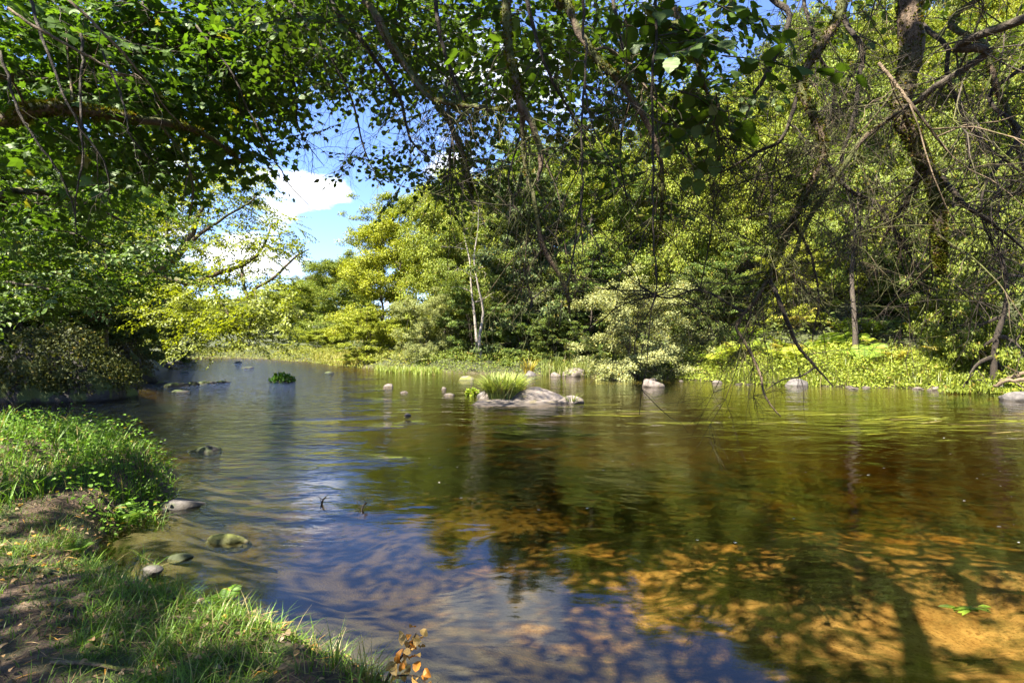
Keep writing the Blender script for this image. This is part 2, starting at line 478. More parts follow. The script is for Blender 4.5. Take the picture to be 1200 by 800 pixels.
LEAF = leaf_material("leaf_by_tree_colour")
LEAF_NEAR = leaf_material("leaf_near", translucent=.5, gloss=.05, var=.4, odd=(.16, .16, .02), odd_share=.02)
GRASS = leaf_material("grass_blade", translucent=.35, gloss=.06, tcol=(1.2, 1.2, .5), var=.45, odd=(.30, .24, .10), odd_share=.12)
MOSS = leaf_material("moss_fuzz", translucent=.35, gloss=.0, tcol=(1.2, 1.1, .4), var=.5, odd=(.14, .09, .03), odd_share=.15)
LITTER = leaf_material("dead_leaf", translucent=.12, gloss=.05, obj_color=False, base=(.20, .135, .075), var=.6, odd=(.42, .22, .03), odd_share=.12, tcol=(1.1, .8, .4))
AUTUMN = leaf_material("autumn_leaf", translucent=.3, gloss=.05, obj_color=False, base=(.55, .36, .12), var=.4, odd=(.6, .24, .03), odd_share=.3, tcol=(1.2, .9, .4))
BARK = bark_material("bark_grey", moss_amt=.25)
BARK_MOSS = bark_material("bark_mossy", dark=(.022, .014, .008), light=(.15, .10, .06), moss_amt=.62, moss=(.085, .095, .014), scale=16)
BARK_TWIG = bark_material("bark_twig", dark=(.012, .009, .006), light=(.055, .038, .024), moss_amt=.08, scale=22)
BARK_DEAD = bark_material("bark_dead", dark=(.08, .055, .032), light=(.21, .15, .09), moss_amt=.15, scale=20)
BARK_BIRCH = bark_material("bark_birch", dark=(.16, .13, .10), light=(.42, .37, .31), moss_amt=.2, scale=8)
ROCK = rock_material("rock_pink", a=(.175, .145, .12), b_=(.075, .058, .046), lichen=(.17, .14, .035))
ROCK_GREY = rock_material("rock_grey", a=(.125, .11, .098), b_=(.05, .044, .04), lichen=(.14, .13, .07), lich=.15, moss_amt=.3)
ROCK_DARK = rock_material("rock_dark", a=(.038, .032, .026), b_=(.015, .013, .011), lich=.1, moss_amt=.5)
ROCK_MOSSY = rock_material("rock_mossy", a=(.16, .13, .10), b_=(.07, .06, .05), lich=.2, moss=(.12, .13, .02), moss_amt=.62)

# ------------------------------------------------------------------ ground + water
def build_ground():
    u = np.linspace(-5.6, 5.6, 600); xs = 3.2 * np.sinh(u) - 1.0
    v = np.linspace(-3.9, 5.6, 560); ys = 3.0 + 3.0 * np.sinh(v)
    X, Y = np.meshgrid(xs, ys)
    Z = ground(X, Y)
    mb = MB()
    nx, ny = len(xs), len(ys)
    i = np.arange(ny - 1)[:, None] * nx + np.arange(nx - 1)[None, :]
    q = np.stack([i, i + 1, i + nx + 1, i + nx], -1).reshape(-1, 4)
    mb.add(np.stack([X, Y, Z], -1), [q])
    tag(link("ground", mb.mesh("ground", ground_material(), True)), "river bed of amber sand and the wooded banks and hillside", "ground", kind="structure")
    w = MB()
    w.add([[-380, -70, 0], [380, -70, 0], [380, 120, 0], [-380, 120, 0], [-380, -70, -4], [380, -70, -4], [380, 120, -4], [-380, 120, -4]],
          [np.array([[0, 1, 2, 3], [7, 6, 5, 4], [0, 4, 5, 1], [1, 5, 6, 2], [2, 6, 7, 3], [3, 7, 4, 0]])])
    tag(link("water", w.mesh("water", water_material())), "clear brown river water reflecting sky and trees", "river", kind="structure")


build_ground()


# ------------------------------------------------------------------ trees
def gen_tree(seed, H, R, base=.25, tr=.16, limbs=16, subs=4, nleaf=30000, leaf=.12, clump=.75, flat=.55, stems=1, lean=0.0, droop=.15, T=None, wood_sides=7, open_=0.0, hang=0.0):
    rng = np.random.default_rng(seed)
    wood, leaves = MB(), MB()
    T = T or T_diamond()
    cl = []
    for st in range(stems):
        az = rng.uniform(0, 2 * PI); sp = 0 if stems == 1 else R * rng.uniform(.25, .6)
        top = np.array([math.cos(az) * sp + lean * H, math.sin(az) * sp, H * rng.uniform(.84, .92)])
        off = np.array([math.cos(az), math.sin(az), 0]) * (0 if stems == 1 else tr * 1.6)
        k = np.linspace(0, 1, 7)[:, None]
        pts = off + (top - off) * k + rng.normal(0, .02 * H, (7, 3)) * np.sin(k * PI)
        pts[:, 2] = np.linspace(-.25, top[2], 7)
        path = spline(pts, 16)
        rr = tr * (1 - .88 * np.linspace(0, 1, 16) ** .8) / (stems ** .4); rr[0] *= 1.5; rr[1] *= 1.15
        tube(wood, path, rr, wood_sides + 2, bump=.05, rng=rng)
        nl = max(5, limbs // stems)
        for i in range(nl):
            t = base + (1 - base) * (i + rng.uniform(0, .9)) / nl
            t = min(t, .97)
            p0 = path[int(t * 15)]
            a = i * 2.39996 + rng.uniform(-.5, .5) + st
            env = math.sqrt(max(.06, 1 - ((t - .48) / .60) ** 2))
            L = R * env * rng.uniform(.72, 1.2)
            up = .15 + .9 * t ** 1.5 - droop * .5
            d = np.array([math.cos(a), math.sin(a), up]); d /= np.linalg.norm(d)
            q = [p0]
            nseg = 5
            for s_ in range(nseg):
                d = unit(d + rng.normal(0, .16, 3) + np.array([0, 0, -droop * .35 + (.06 if s_ < 2 else -.02)]))
                q.append(q[-1] + d * L / nseg)
            lp = spline(q, 9)
            r0 = max(.015, rr[int(t * 15)] * .55)
            tube(wood, lp, r0 * (1 - .85 * np.linspace(0, 1, 9)), wood_sides - 2)
            cl.append((lp[-1], 1.0)); cl.append((lp[6], .9))
            if rng.random() < .6: cl.append((lp[4], .8))
            for j in range(subs):
                kk = int(rng.integers(2, 8)); b0 = lp[kk]
                dd = unit(unit(lp[kk] - lp[kk - 1]) * .5 + rng.normal(0, .6, 3) + np.array([0, 0, .15 - droop * .3]))
                l2 = L * rng.uniform(.22, .5)
                b1 = b0 + dd * l2 * .5; b2 = b1 + unit(dd + rng.normal(0, .3, 3) + np.array([0, 0, -droop])) * l2 * .5
                tube(wood, spline([b0, b1, b2], 5), r0 * .4 * np.linspace(1, .3, 5), 4)
                cl.append((b2, .85))
                if rng.random() < .5: cl.append((b1, .6))
        cl.append((path[-1], .9))
    n = len(cl)
    cs = np.array([c[0] for c in cl]); sz = np.array([c[1] for c in cl]) * rng.uniform(.65, 1.3, n)
    keep = rng.random(n) > open_
    cs, sz = cs[keep], sz[keep]; n = len(cs)
    w = sz ** 2.2; cnt = np.maximum(12, (nleaf * w / w.sum()).astype(int))
    idx = np.repeat(np.arange(n), cnt); M = len(idx)
    v = unit(rng.normal(0, 1, (M, 3))) * (rng.random((M, 1)) ** .42)
    # ragged: each clump has a few lobes
    lob = unit(rng.normal(0, 1, (n, 5, 3)))
    near = lob[idx, rng.integers(0, 5, M)]
    v = v * .62 + near * rng.uniform(.15, .6, (M, 1))
    v[:, 2] *= flat
    pos = cs[idx] + v * (clump * sz[idx])[:, None]
    if hang:
        pos[:, 2] -= hang * rng.random(M) ** 1.5 * sz[idx]
    out = unit(pos - np.array([lean * H * .5, 0, H * .45]))
    nrm = unit(v * 1.1 + out * .35 + np.array([0, 0, .85]) + rng.normal(0, .36, (M, 3)))
    dr = unit(out * .5 + rng.normal(0, .8, (M, 3)) + np.array([0, 0, -.35 - hang]))
    pos[:, 2] = np.maximum(pos[:, 2], .05)
    scatter(leaves, T, pos, dr, nrm, leaf * rng.uniform(.6, 1.3, M))
    return wood, leaves


PROTO = {}


def proto(key, bark, leafm=None, **kw):
    w, l = gen_tree(**kw)
    PROTO[key] = (w.mesh("trunk_" + key, bark, True), l.mesh("crown_" + key, leafm or LEAF), kw["H"], kw["R"])


proto("oak", BARK, seed=11, H=11, R=4.2, base=.10, limbs=26, subs=6, nleaf=66000, leaf=.15, clump=1.12, flat=.64)
proto("oak_b", BARK, seed=12, H=12, R=4.0, base=.10, limbs=28, subs=6, nleaf=66000, leaf=.15, clump=1.06, flat=.70)
proto("tall", BARK, seed=13, H=13, R=3.6, base=.18, limbs=28, subs=5, nleaf=60000, leaf=.15, clump=1.04, flat=.66, droop=.25)
proto("bare_tall", BARK, seed=23, H=14, R=3.6, base=.42, limbs=20, subs=4, nleaf=42000, leaf=.15, clump=.9, flat=.5, droop=.25, tr=.2)
proto("ash", BARK, seed=14, H=12, R=4.4, base=.4, limbs=17, subs=5, nleaf=24000, leaf=.14, clump=.85, flat=.5, open_=.2, tr=.2)
proto("sycamore", BARK, seed=15, H=11, R=4.2, base=.06, limbs=28, subs=6, nleaf=46000, leaf=.20, clump=.85, flat=.42, droop=.2)
proto("sallow", BARK_TWIG, seed=16, H=5, R=3.2, base=.05, limbs=30, subs=6, nleaf=46000, leaf=.10, clump=.62, stems=4, tr=.1, flat=.6)
proto("hazel", BARK_TWIG, seed=17, H=6.5, R=3.6, base=.04, limbs=30, subs=5, nleaf=36000, leaf=.15, clump=.7, stems=4, tr=.1, flat=.42, droop=.3)
proto("willow", BARK_TWIG, seed=18, H=9, R=4.2, base=.08, limbs=28, subs=7, nleaf=56000, leaf=.12, clump=.72, flat=.30, droop=.5, hang=.15)
proto("birch", BARK_BIRCH, seed=19, H=11, R=2.6, base=.42, limbs=14, subs=4, nleaf=17000, leaf=.10, clump=.7, stems=2, tr=.17, droop=.3, open_=.2)


def tree(kind, px, d, top, halfw, col, label, cat="tree", group=None, name=None, rot=None, sink=0.0):
    tm, cm, H, R = PROTO[kind]
    x = (px - 600) / F * d; z = gz(x, d) - sink
    ht = H0 + (HZ - top) / F * d - z
    o = link(name or {"sallow": "willow_shrub", "hazel": "hazel_shrub", "oak": "oak_tree", "oak_b": "oak_tree", "tall": "broadleaf_tree", "bare_tall": "broadleaf_tree", "ash": "ash_tree", "sycamore": "sycamore_tree", "willow": "willow_tree", "birch": "birch_tree"}[kind], None, loc=(x, d, z))
    sx = (halfw / F * d) / (R * 1.12)
    o.rotation_euler.z = rot if rot is not None else (px * 1.7 + d * .9) % 6.283
    o.scale = (sx, sx, ht / (H * 1.02))
    t = link("trunk", tm, o); c = link("crown", cm, o); c.color = tuple(col) + (1,)
    tag(o, label, cat, group)
    return o


OLIVE = (.195, .235, .024); YEL = (.25, .28, .021); DEEP = (.085, .13, .022); MID = (.15, .195, .024); GREY = (.22, .25, .085); LIME = (.22, .26, .02)
GR = "trees along the far right bank"
GH = "trees of the wooded hillside"
HILL_LABEL = "broadleaf tree in the dense hillside wood behind the right bank trees"
# the bend and the skyline, left to right
tree("oak", 255, 92, 352, 44, OLIVE, "small far tree left of the distant bend, behind the leaning yellow-green tree", group=GR)
tree("tall", 318, 84, 338, 40, MID, "far rounded tree at the river bend, just below the white clouds", group=GR)
tree("oak", 352, 66, 334, 38, OLIVE, "olive rounded tree low at the bend, first right of the open sky", group=GR)
tree("oak_b", 392, 56, 302, 52, MID, "dark rounded tree with a domed top right of the river bend", group=GR)
tree("hazel", 368, 50, 385, 42, OLIVE, "low bushy shrub at the bend behind the strip of pale grass", "shrub", group=GR)
tree("ash", 470, 47, 214, 66, OLIVE, "tall airy ash standing above the skyline with its limbs showing through", group=GR)
tree("oak_b", 448, 40, 258, 62, YEL, "broad yellow-olive oak reaching the water below the tall airy ash", group=GR)
tree("hazel", 432, 35, 362, 40, LIME, "bright green bushy shrub at the foot of the broad yellow-olive oak", "shrub", group=GR)
tree("oak", 520, 35, 218, 60, OLIVE, "tall olive tree left of the slim pale birch stems", group=GR)
tree("sallow", 498, 32, 352, 44, GREY, "grey-green willow shrub overhanging the water left of the birch", "shrub", group=GR)
tree("birch", 565, 29.3, 212, 50, MID, "slim birch with two pale bare stems by the water", group=GR, rot=.3)
tree("sycamore", 618, 30.5, 196, 72, (.075, .105, .03), "dense dark sycamore with layered leaves right of the birch", group=GR)
tree("hazel", 612, 28.8, 362, 46, DEEP, "dark low shrub under the dense sycamore, behind the grassy islet", "shrub", group=GR)
tree("tall", 695, 31, 168, 62, MID, "tall green tree rising behind the pale willow shrub", group=GR)
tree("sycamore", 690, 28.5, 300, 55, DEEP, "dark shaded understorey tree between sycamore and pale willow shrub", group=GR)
tree("sallow", 742, 23.9, 340, 80, (.27, .29, .115), "large pale grey-green willow shrub spreading down to the water", "shrub", group=GR)
tree("oak", 800, 30, 150, 66, OLIVE, "olive oak above the right end of the pale willow shrub", group=GR)
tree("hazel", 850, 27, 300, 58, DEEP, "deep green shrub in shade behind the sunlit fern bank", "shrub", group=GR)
tree("hazel", 930, 25.5, 285, 46, YEL, "bright yellow-green shrub above the sunlit fern bank", "shrub", group=GR)
tree("tall", 905, 29, 70, 66, OLIVE, "tall yellow-olive tree seen through the hanging mossy branches", group=GR)
tree("bare_tall", 1003, 21.3, 20, 72, MID, "tall tree with a dark straight trunk above the ferns", group=GR, rot=1.2)
tree("hazel", 1045, 25, 275, 58, MID, "leafy green shrub right of the dark straight trunk", "shrub", group=GR)
tree("hazel", 985, 27.5, 240, 55, LIME, "lime green understorey tree behind the dark straight trunk", group=GR)
tree("willow", 1165, 17.6, 60, 105, (.14, .175, .02), "feathery drooping willow at the right edge hanging over the bank", group=GR)
tree("willow", 1120, 22.5, 130, 70, (.11, .145, .02), "drooping tree behind the feathery willow, above a dark hollow", group=GR)
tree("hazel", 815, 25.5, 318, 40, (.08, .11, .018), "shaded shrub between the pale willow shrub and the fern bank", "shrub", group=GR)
tree("hazel", 890, 28.5, 250, 50, MID, "mid green shrub left of the bright yellow-green shrub", "shrub", group=GR)
tree("sycamore", 960, 30, 200, 60, DEEP, "dark understorey tree behind the bright yellow-green shrub", group=GR)
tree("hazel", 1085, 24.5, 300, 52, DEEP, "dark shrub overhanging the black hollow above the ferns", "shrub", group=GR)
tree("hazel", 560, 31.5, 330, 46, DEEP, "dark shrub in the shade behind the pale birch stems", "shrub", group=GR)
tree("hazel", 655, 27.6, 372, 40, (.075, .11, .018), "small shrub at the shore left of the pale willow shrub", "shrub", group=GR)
# wood on the hillside behind
hrng = random.Random(5)
for (d, x0, x1, top0, top1, step) in ((39, 560, 1240, 205, -60, 74), (50, 540, 1260, 205, -110, 82), (62, 520, 1280, 215, -130, 92)):
    px = x0
    while px < x1:
        f = (px - x0) / (x1 - x0)
        top = top0 + (top1 - top0) * f ** 1.15 + hrng.uniform(-18, 22)
        k = hrng.choice(["oak", "oak_b", "tall", "oak", "sycamore"])
        c = hrng.choice([OLIVE, MID, YEL, LIME, OLIVE, (.10, .12, .03)])
        tree(k, px + hrng.uniform(-12, 12), d + hrng.uniform(-3, 3), top, hrng.uniform(52, 68), c, HILL_LABEL, group=GH, name="broadleaf_tree")
        px += step
for i, (px, d, top, hw) in enumerate(((1085, 30, 60, 70), (1180, 27, 10, 80), (760, 34, 215, 55), (1240, 24, 60, 80), (860, 35, 130, 60))):
    tree(["oak", "tall", "sycamore", "oak_b", "tall"][i], px, d, top, hw, [OLIVE, MID, DEEP, YEL, LIME][i], HILL_LABEL, group=GH, name="broadleaf_tree")
# more wood round the bend (fills the far skyline)
for i, (px, d, top, hw) in enumerate(((285, 118, 348, 34), (335, 122, 330, 36), (372, 110, 322, 38), (415, 86, 300, 44), (230, 110, 350, 40))):
    tree(["oak", "tall", "oak_b", "oak", "tall"][i], px, d, top, hw, [(.11, .13, .045), (.10, .12, .045), (.12, .13, .04), OLIVE, MID][i],
         "distant broadleaf tree in the wood beyond the river bend", group="trees of the distant wood", name="broadleaf_tree")

GL = "trees along the left bank"
tree("oak", 22, 23, 150, 120, (.075, .115, .02), "big green tree at the left edge behind the ivy covered boulder", group=GL)
tree("oak_b", -90, 20, 60, 130, MID, "tree at the far left edge, mostly hidden by near leaves", group=GL)
tree("oak_b", 45, 30, 240, 105, MID, "broad tree further back on the left bank, behind the big green tree", group=GL)
tree("hazel", 95, 28, 335, 60, DEEP, "dark shrub in the gap behind the two left boulders", "shrub", group=GL)
tree("hazel", 15, 25, 325, 70, DEEP, "shaded shrub under the big green tree at the left edge", "shrub", group=GL)
tree("oak", 150, 36, 215, 75, MID, "tree on the left bank behind the leaning yellow-green ash", group=GL)
tree("hazel", 205, 40, 318, 42, (.06, .09, .02), "dark shrub on the left bank where the stones begin", "shrub", group=GL)
tree("tall", 205, 58, 300, 55, OLIVE, "slim tree beyond the stony left shore", group=GL)
tree("hazel", 60, 18.2, 322, 78, (.06, .085, .022), "shaded bush on top of the left boulder bank", "shrub", group=GL)
tree("hazel", -45, 17, 300, 70, (.05, .075, .02), "dark bush at the left edge above the black undercut", "shrub", group=GL)
tree("hazel", 148, 24.5, 345, 46, (.07, .095, .022), "small bush between the ivy boulder and the stony shore", "shrub", group=GL)


# ------------------------------------------------------------------ twig helpers for near trees
def wob_path(rng, pts, n, amp):
    p = spline(pts, n)
    k = np.linspace(0, 1, n)
    j = np.cumsum(rng.normal(0, 1, (n, 3)), axis=0); j -= j[0] + (j[-1] - j[0]) * k[:, None]
    return p + j * amp / math.sqrt(n)


def twigs(rng, mb, path, r0, n, lo, hi, depth, droop=.5, spread=.9, tips=None, tmin=.1, mi=0, kink=.17):
    m = len(path)
    for i in range(n):
        k = int(np.clip(rng.uniform(tmin, .98) * (m - 1), 1, m - 1))
        ax = unit(path[k] - path[k - 1])
        d = unit(ax * .55 + rng.normal(0, spread, 3) * .8 + np.array([0, 0, -droop * .5]))
        L = rng.uniform(lo, hi)
        ns = 6 if depth > 1 else 5
        q = [path[k]]
        for s in range(ns):
            d = unit(d + rng.normal(0, kink, 3) + np.array([0, 0, -droop * .18]))
            q.append(q[-1] + d * L / ns)
        q = np.array(q)
        rr = r0 * rng.uniform(.35, .6)
        tube(mb, q, rr * np.linspace(1, .35, ns + 1), 5 if rr > .006 else 4, mi)
        if tips is not None: tips.extend(q[2:])
        if depth > 1:
            twigs(rng, mb, q, rr, max(2, int(n * .45)), lo * .45, hi * .5, depth - 1, droop, spread, tips, .15, mi, kink)


def fuzz(rng, path, rad, dens, size, under=.35):
    """moss tufts on a branch"""
    mb = MB(); seg = np.linalg.norm(np.diff(path, axis=0), axis=1); L = seg.sum()
    M = int(dens * L)
    t = rng.random(M) * (len(path) - 1.001); i = t.astype(int); f = (t - i)[:, None]
    c = path[i] * (1 - f) + path[i + 1] * f; r = (rad[i] * (1 - f[:, 0]) + rad[i + 1] * f[:, 0])
    ax = unit(path[i + 1] - path[i]); v = rng.normal(0, 1, (M, 3)); v[:, 2] += under
    v = unit(v - ax * np.sum(v * ax, 1, keepdims=True))
    ph = fbm(c[:, 0] * 3 + c[:, 2] * 2, c[:, 1] * 3 + c[:, 2] * 3, 3, 3)
    ok = ph > .42
    c, r, v, ax = c[ok], r[ok], v[ok], ax[ok]; M = len(c)
    dr = unit(v + rng.normal(0, .5, (M, 3)) + np.array([0, 0, -.25]))
    scatter(mb, T_diamond(), c + v * r[:, None] * .92, dr, unit(rng.normal(0, 1, (M, 3))), size * rng.uniform(.5, 1.5, M))
    return mb


def near_tree(name, label, cat, base, seed):
    o = link(name, None, loc=base)
    tag(o, label, cat)
    return o


def part(name, mb, mats, parent, smooth=False, col=None, label=None):
    me = mb.mesh(name, mats, smooth)
    o = link(name, me, parent)
    o.matrix_parent_inverse = parent.matrix_basis.inverted()
    if col: o.color = tuple(col) + (1,)
    if label: o["label"] = label
    return o


def limb(rng, parent, pts, rads, bark, n=28, wob=.02, twn=0, tw=(.3, .9), depth=2, droop=.5, moss=0, tips=None, sides=9, name="branch", label=None, tmin=.1, bump=.07, twr=None, msz=.028, mcol=(.085, .10, .014)):
    pl = np.asarray(pts, float)
    path = wob_path(rng, pts, n, wob * .55 * min(1.0, np.linalg.norm(np.diff(pl, axis=0), axis=1).sum() / 2.5))
    rad = interp(rads, n)
    mb = MB()
    tube(mb, path, rad, sides, bump=bump, rng=rng)
    if twn:
        twigs(rng, mb, path, twr or max(.008, rad.mean() * .6), twn, tw[0], tw[1], depth, droop, tips=tips, tmin=tmin)
    b = part(name, mb, bark, parent, True, label=label)
    if moss:
        f = fuzz(rng, path, rad, moss, msz)
        tag(part("moss", f, MOSS, b, col=mcol), kind="stuff")
    return path


def PP(lst):
    return np.array([a if isinstance(a[0], float) else P(*a) for a in lst], dtype=float)   # floats: metres; whole numbers: a view direction and a distance


# sprays: a twig with alternate leaves, in its own xy plane, tip along +y
def make_spray(rng, T, L, leaf, pairs, sub=3, tw=.004):
    pos, dr, nm, sz = [], [], [], []
    tubes = []

    def run(p0, ang, ln, lv):
        n = 5; q = [np.array(p0, float)]; a = ang
        for i in range(n):
            a += rng.normal(0, .16)
            q.append(q[-1] + np.array([math.sin(a), math.cos(a), rng.normal(-.06, .10)]) * ln / n)
        q = np.array(q); tubes.append((q, tw * (1 if lv == 0 else .6)))
        m = max(3, int(pairs * ln / L))
        for i in range(m):
            t = (.15 + .85 * i / (m - 1)) * (n - .01); k = int(t); f = t - k
            c = q[k] * (1 - f) + q[k + 1] * f
            sd = 1 if i % 2 else -1
            aa = a + sd * rng.uniform(.6, 1.3) if i < m - 1 else a
            pos.append(c); dr.append([math.sin(aa), math.cos(aa), rng.normal(-.25, .25)])
            nm.append([rng.normal(0, .35), rng.normal(0, .35), 1]); sz.append(leaf * rng.uniform(.65, 1.25))
        if lv == 0:
            for s in range(sub):
                k = 1 + s % (n - 1); run(q[k], a + (1 if s % 2 else -1) * rng.uniform(.5, .9), ln * rng.uniform(.35, .6), 1)
    run((0, 0, 0), 0, L, 0)
    lm, wm = MB(), MB()
    scatter(lm, T, np.array(pos), np.array(dr), np.array(nm), np.array(sz))
    for q, r in tubes: tube(wm, q, r * np.linspace(1, .4, len(q)), 4)
    return lm, wm


def flat_mb(mb):
    v = np.concatenate(mb.v); fs = {}
    for (k, mi), arrs in mb.f.items(): fs.setdefault(k, []).append(np.concatenate(arrs))
    return v.astype(float), [np.concatenate(a) for a in fs.values()]


def place_sprays(mb, protos, pos, dirs, nrm, scale, rng):
    which = rng.integers(0, len(protos), len(pos))
    for i, (lm, wm) in enumerate(protos):
        k = which == i
        if k.sum() == 0: continue
        scatter(mb, lm, pos[k], dirs[k], nrm[k], scale[k], 0)
        scatter(mb, wm, pos[k], dirs[k], nrm[k], scale[k], 1)


rs = np.random.default_rng(77)
def sprays_of(T, L, leaf, pairs, sub, n=5):
    return [tuple(flat_mb(m) for m in make_spray(rs, T, L, leaf, pairs, sub)) for _ in range(n)]


SPR_MAPLE = sprays_of(T_maple(), .75, .115, 9, 4)
SPR_ROUND = sprays_of(T_leaf(4, .46), .6, .062, 9, 3)
SPR_BIG = sprays_of(T_leaf(8, .43, .12, .22, .025), .5, .085, 8, 3)
SPR_ASH = sprays_of(T_oval(.3), .8, .10, 11, 5)


def spray_cloud(mb, protos, regions, rng, tilt=.35, droop=.25):
    """regions: (px, py, rx, ry, d0, d1, n, scale): ellipses of the view with a real depth range"""
    for (px, py, rx, ry, d0, d1, n, sc) in regions:
        a = rng.random(n) * 2 * PI; r = np.sqrt(rng.random(n))
        x = px + rx * r * np.cos(a); y = py + ry * r * np.sin(a); d = rng.uniform(d0, d1, n)
        pos = np.stack([(x - 600) / F * d, d, H0 + (HZ - y) / F * d], 1)
        pos[:, 2] = np.maximum(pos[:, 2], .25)
        az = rng.random(n) * 2 * PI
        dr = np.stack([np.cos(az), np.sin(az), rng.normal(-droop, .3, n)], 1)
        nm = np.stack([rng.normal(0, tilt, n), rng.normal(0, tilt, n), np.ones(n)], 1)
        place_sprays(mb, protos, pos, dr, nm, sc * rng.uniform(.7, 1.25, n), rng)


def world_sprays(mb, protos, n, box, rng, sc=1.0, tilt=.35):
    (x0, x1, y0, y1, z0, z1) = box
    pos = np.stack([rng.uniform(x0, x1, n), rng.uniform(y0, y1, n), rng.uniform(z0, z1, n)], 1)
    az = rng.random(n) * 2 * PI
    dr = np.stack([np.cos(az), np.sin(az), rng.normal(-.2, .3, n)], 1)
    nm = np.stack([rng.normal(0, tilt, n), rng.normal(0, tilt, n), np.ones(n)], 1)
    place_sprays(mb, protos, pos, dr, nm, sc * rng.uniform(.7, 1.25, n), rng)


# ---- the maple over the top left corner
rng = np.random.default_rng(101)
mt = near_tree("maple_tree", "large maple with dark lobed leaves overhanging the top left corner", "tree", (-6.8, 2.2, gz(-6.8, 2.2)), 1)
tk = MB(); tube(tk, spline([(-6.8, 2.2, .1), (-6.7, 2.3, 2), (-6.4, 2.6, 4), (-6.0, 3.0, 7)], 14), interp([.34, .24, .2, .1], 14), 12, bump=.05, rng=rng)
part("trunk", tk, BARK_MOSS, mt, True)
limb(rng, mt, PP([(-6.6, 2.4, 3.0), (-40, 140, 4.6), (30, 131, 4.5), (80, 128, 4.6), (150, 138, 4.9), (230, 152, 5.4), (285, 190, 6.0)]), [.08, .06, .055, .05, .035, .012], BARK_MOSS, twn=7, tw=(.4, 1.1), moss=700, label="mossy horizontal limb with bright green moss", tips=None)
limb(rng, mt, PP([(-6.4, 2.7, 4.2), (20, 90, 5.4), (110, 62, 5.6), (200, 54, 5.8), (280, 36, 6.2), (345, 26, 6.8), (420, 30, 7.4)]), [.1, .075, .06, .05, .04, .015], BARK_MOSS, twn=8, tw=(.5, 1.3), moss=400)
limb(rng, mt, PP([(-6.6, 2.4, 2.6), (-60, 240, 6.5), (20, 225, 7.0), (90, 235, 7.6), (150, 262, 8.4)]), [.09, .06, .05, .03, .012], BARK, twn=8, tw=(.5, 1.3))
limb(rng, mt, PP([(-6.1, 2.9, 6.2), (60, -60, 5.2), (150, -20, 5.6), (240, 60, 6.2), (310, 120, 6.8)]), [.09, .06, .05, .03, .010], BARK, twn=8, tw=(.5, 1.3))
for q in ([(95, 40, 4.2), (92, 110, 4.1), (98, 190, 4.0), (90, 275, 4.0)], [(30, -10, 3.6), (55, 60, 3.5), (80, 130, 3.5), (120, 190, 3.6), (130, 240, 3.7)],
          [(70, -10, 3.4), (130, 45, 3.4), (165, 85, 3.5), (215, 150, 3.8)], [(10, 10, 3.2), (60, 40, 3.2), (130, 78, 3.3), (165, 92, 3.4)],
          [(120, 60, 4.4), (140, 120, 4.3), (160, 170, 4.3), (210, 215, 4.6)], [(0, 60, 4.0), (30, 150, 4.0), (70, 210, 4.1), (90, 260, 4.2)],
          [(230, 30, 5.0), (270, 90, 5.0), (300, 150, 5.1), (330, 205, 5.3), (362, 240, 5.4)]):
    limb(rng, mt, PP(q), [.011, .008, .004], BARK_DEAD if q[0][0] in (10, 70) else BARK_TWIG, n=20, wob=.10, twn=5, tw=(.2, .55), depth=2, twr=.006, sides=6, label="thin bare hanging twig")
cr = MB()
spray_cloud(cr, SPR_MAPLE, [(60, 40, 130, 90, 4.6, 8.5, 150, 1.0), (200, 60, 130, 80, 5.0, 9, 130, 1.0), (262, 130, 50, 55, 6, 9, 50, 1.0), (120, 150, 130, 60, 5.5, 9.5, 110, 1.0),
                            (30, 190, 90, 70, 6, 10, 70, 1.0), (300, 30, 80, 60, 6, 9, 60, 1.0), (150, -150, 320, 120, 5, 10, 180, 1.1), (-180, 0, 150, 250, 4, 9, 110, 1.1)], rng)
part("crown", cr, [LEAF_NEAR, BARK_TWIG], mt, col=(.06, .12, .014))

# light green sprays lower on the left, sunlit, further out
rng = np.random.default_rng(102)
ls = near_tree("sycamore_tree", "young sycamore with sunlit pale green leaf tiers at the left edge", "tree", (-14.5, 12.2, gz(-14.5, 12.2)), 1)
tk = MB(); b0 = (-14.5, 12.2, gz(-14.5, 12.2) - .2)
tube(tk, spline([b0, (-14.2, 12.2, 2.5), (-13.8, 12.4, 5), (-13.4, 12.6, 8)], 12), interp([.2, .15, .12, .05], 12), 10, bump=.05, rng=rng)
part("trunk", tk, BARK, ls, True)
for q in ([(-14.2, 12.2, 2.5), (-20, 290, 12), (60, 270, 11.5), (130, 290, 11.5)], [(-14.2, 12.2, 3.2), (0, 250, 12), (90, 225, 12), (170, 232, 12.5)], [(-14.1, 12.3, 4), (0, 190, 12), (90, 170, 12), (190, 190, 13)],
          [(-14.3, 12.2, 2.2), (-40, 330, 11.5), (40, 335, 10.8), (110, 350, 10.8)]):
    limb(rng, ls, PP(q), [.06, .04, .012], BARK, n=18, wob=.1, twn=7, tw=(.5, 1.2), depth=2, twr=.014)
cr = MB()
spray_cloud(cr, SPR_ASH, [(40, 300, 75, 50, 10.5, 13, 130, 1.0), (120, 250, 90, 50, 11, 14, 150, 1.0), (90, 200, 110, 50, 11, 14, 130, 1.0), (60, 345, 60, 22, 10.3, 12, 60, .9), (150, 310, 55, 35, 11, 14, 80, 1.0), (-60, 260, 60, 110, 10, 13, 90, 1.0)], rng)
part("crown", cr, [LEAF_NEAR, BARK_TWIG], ls, col=(.095, .165, .022))

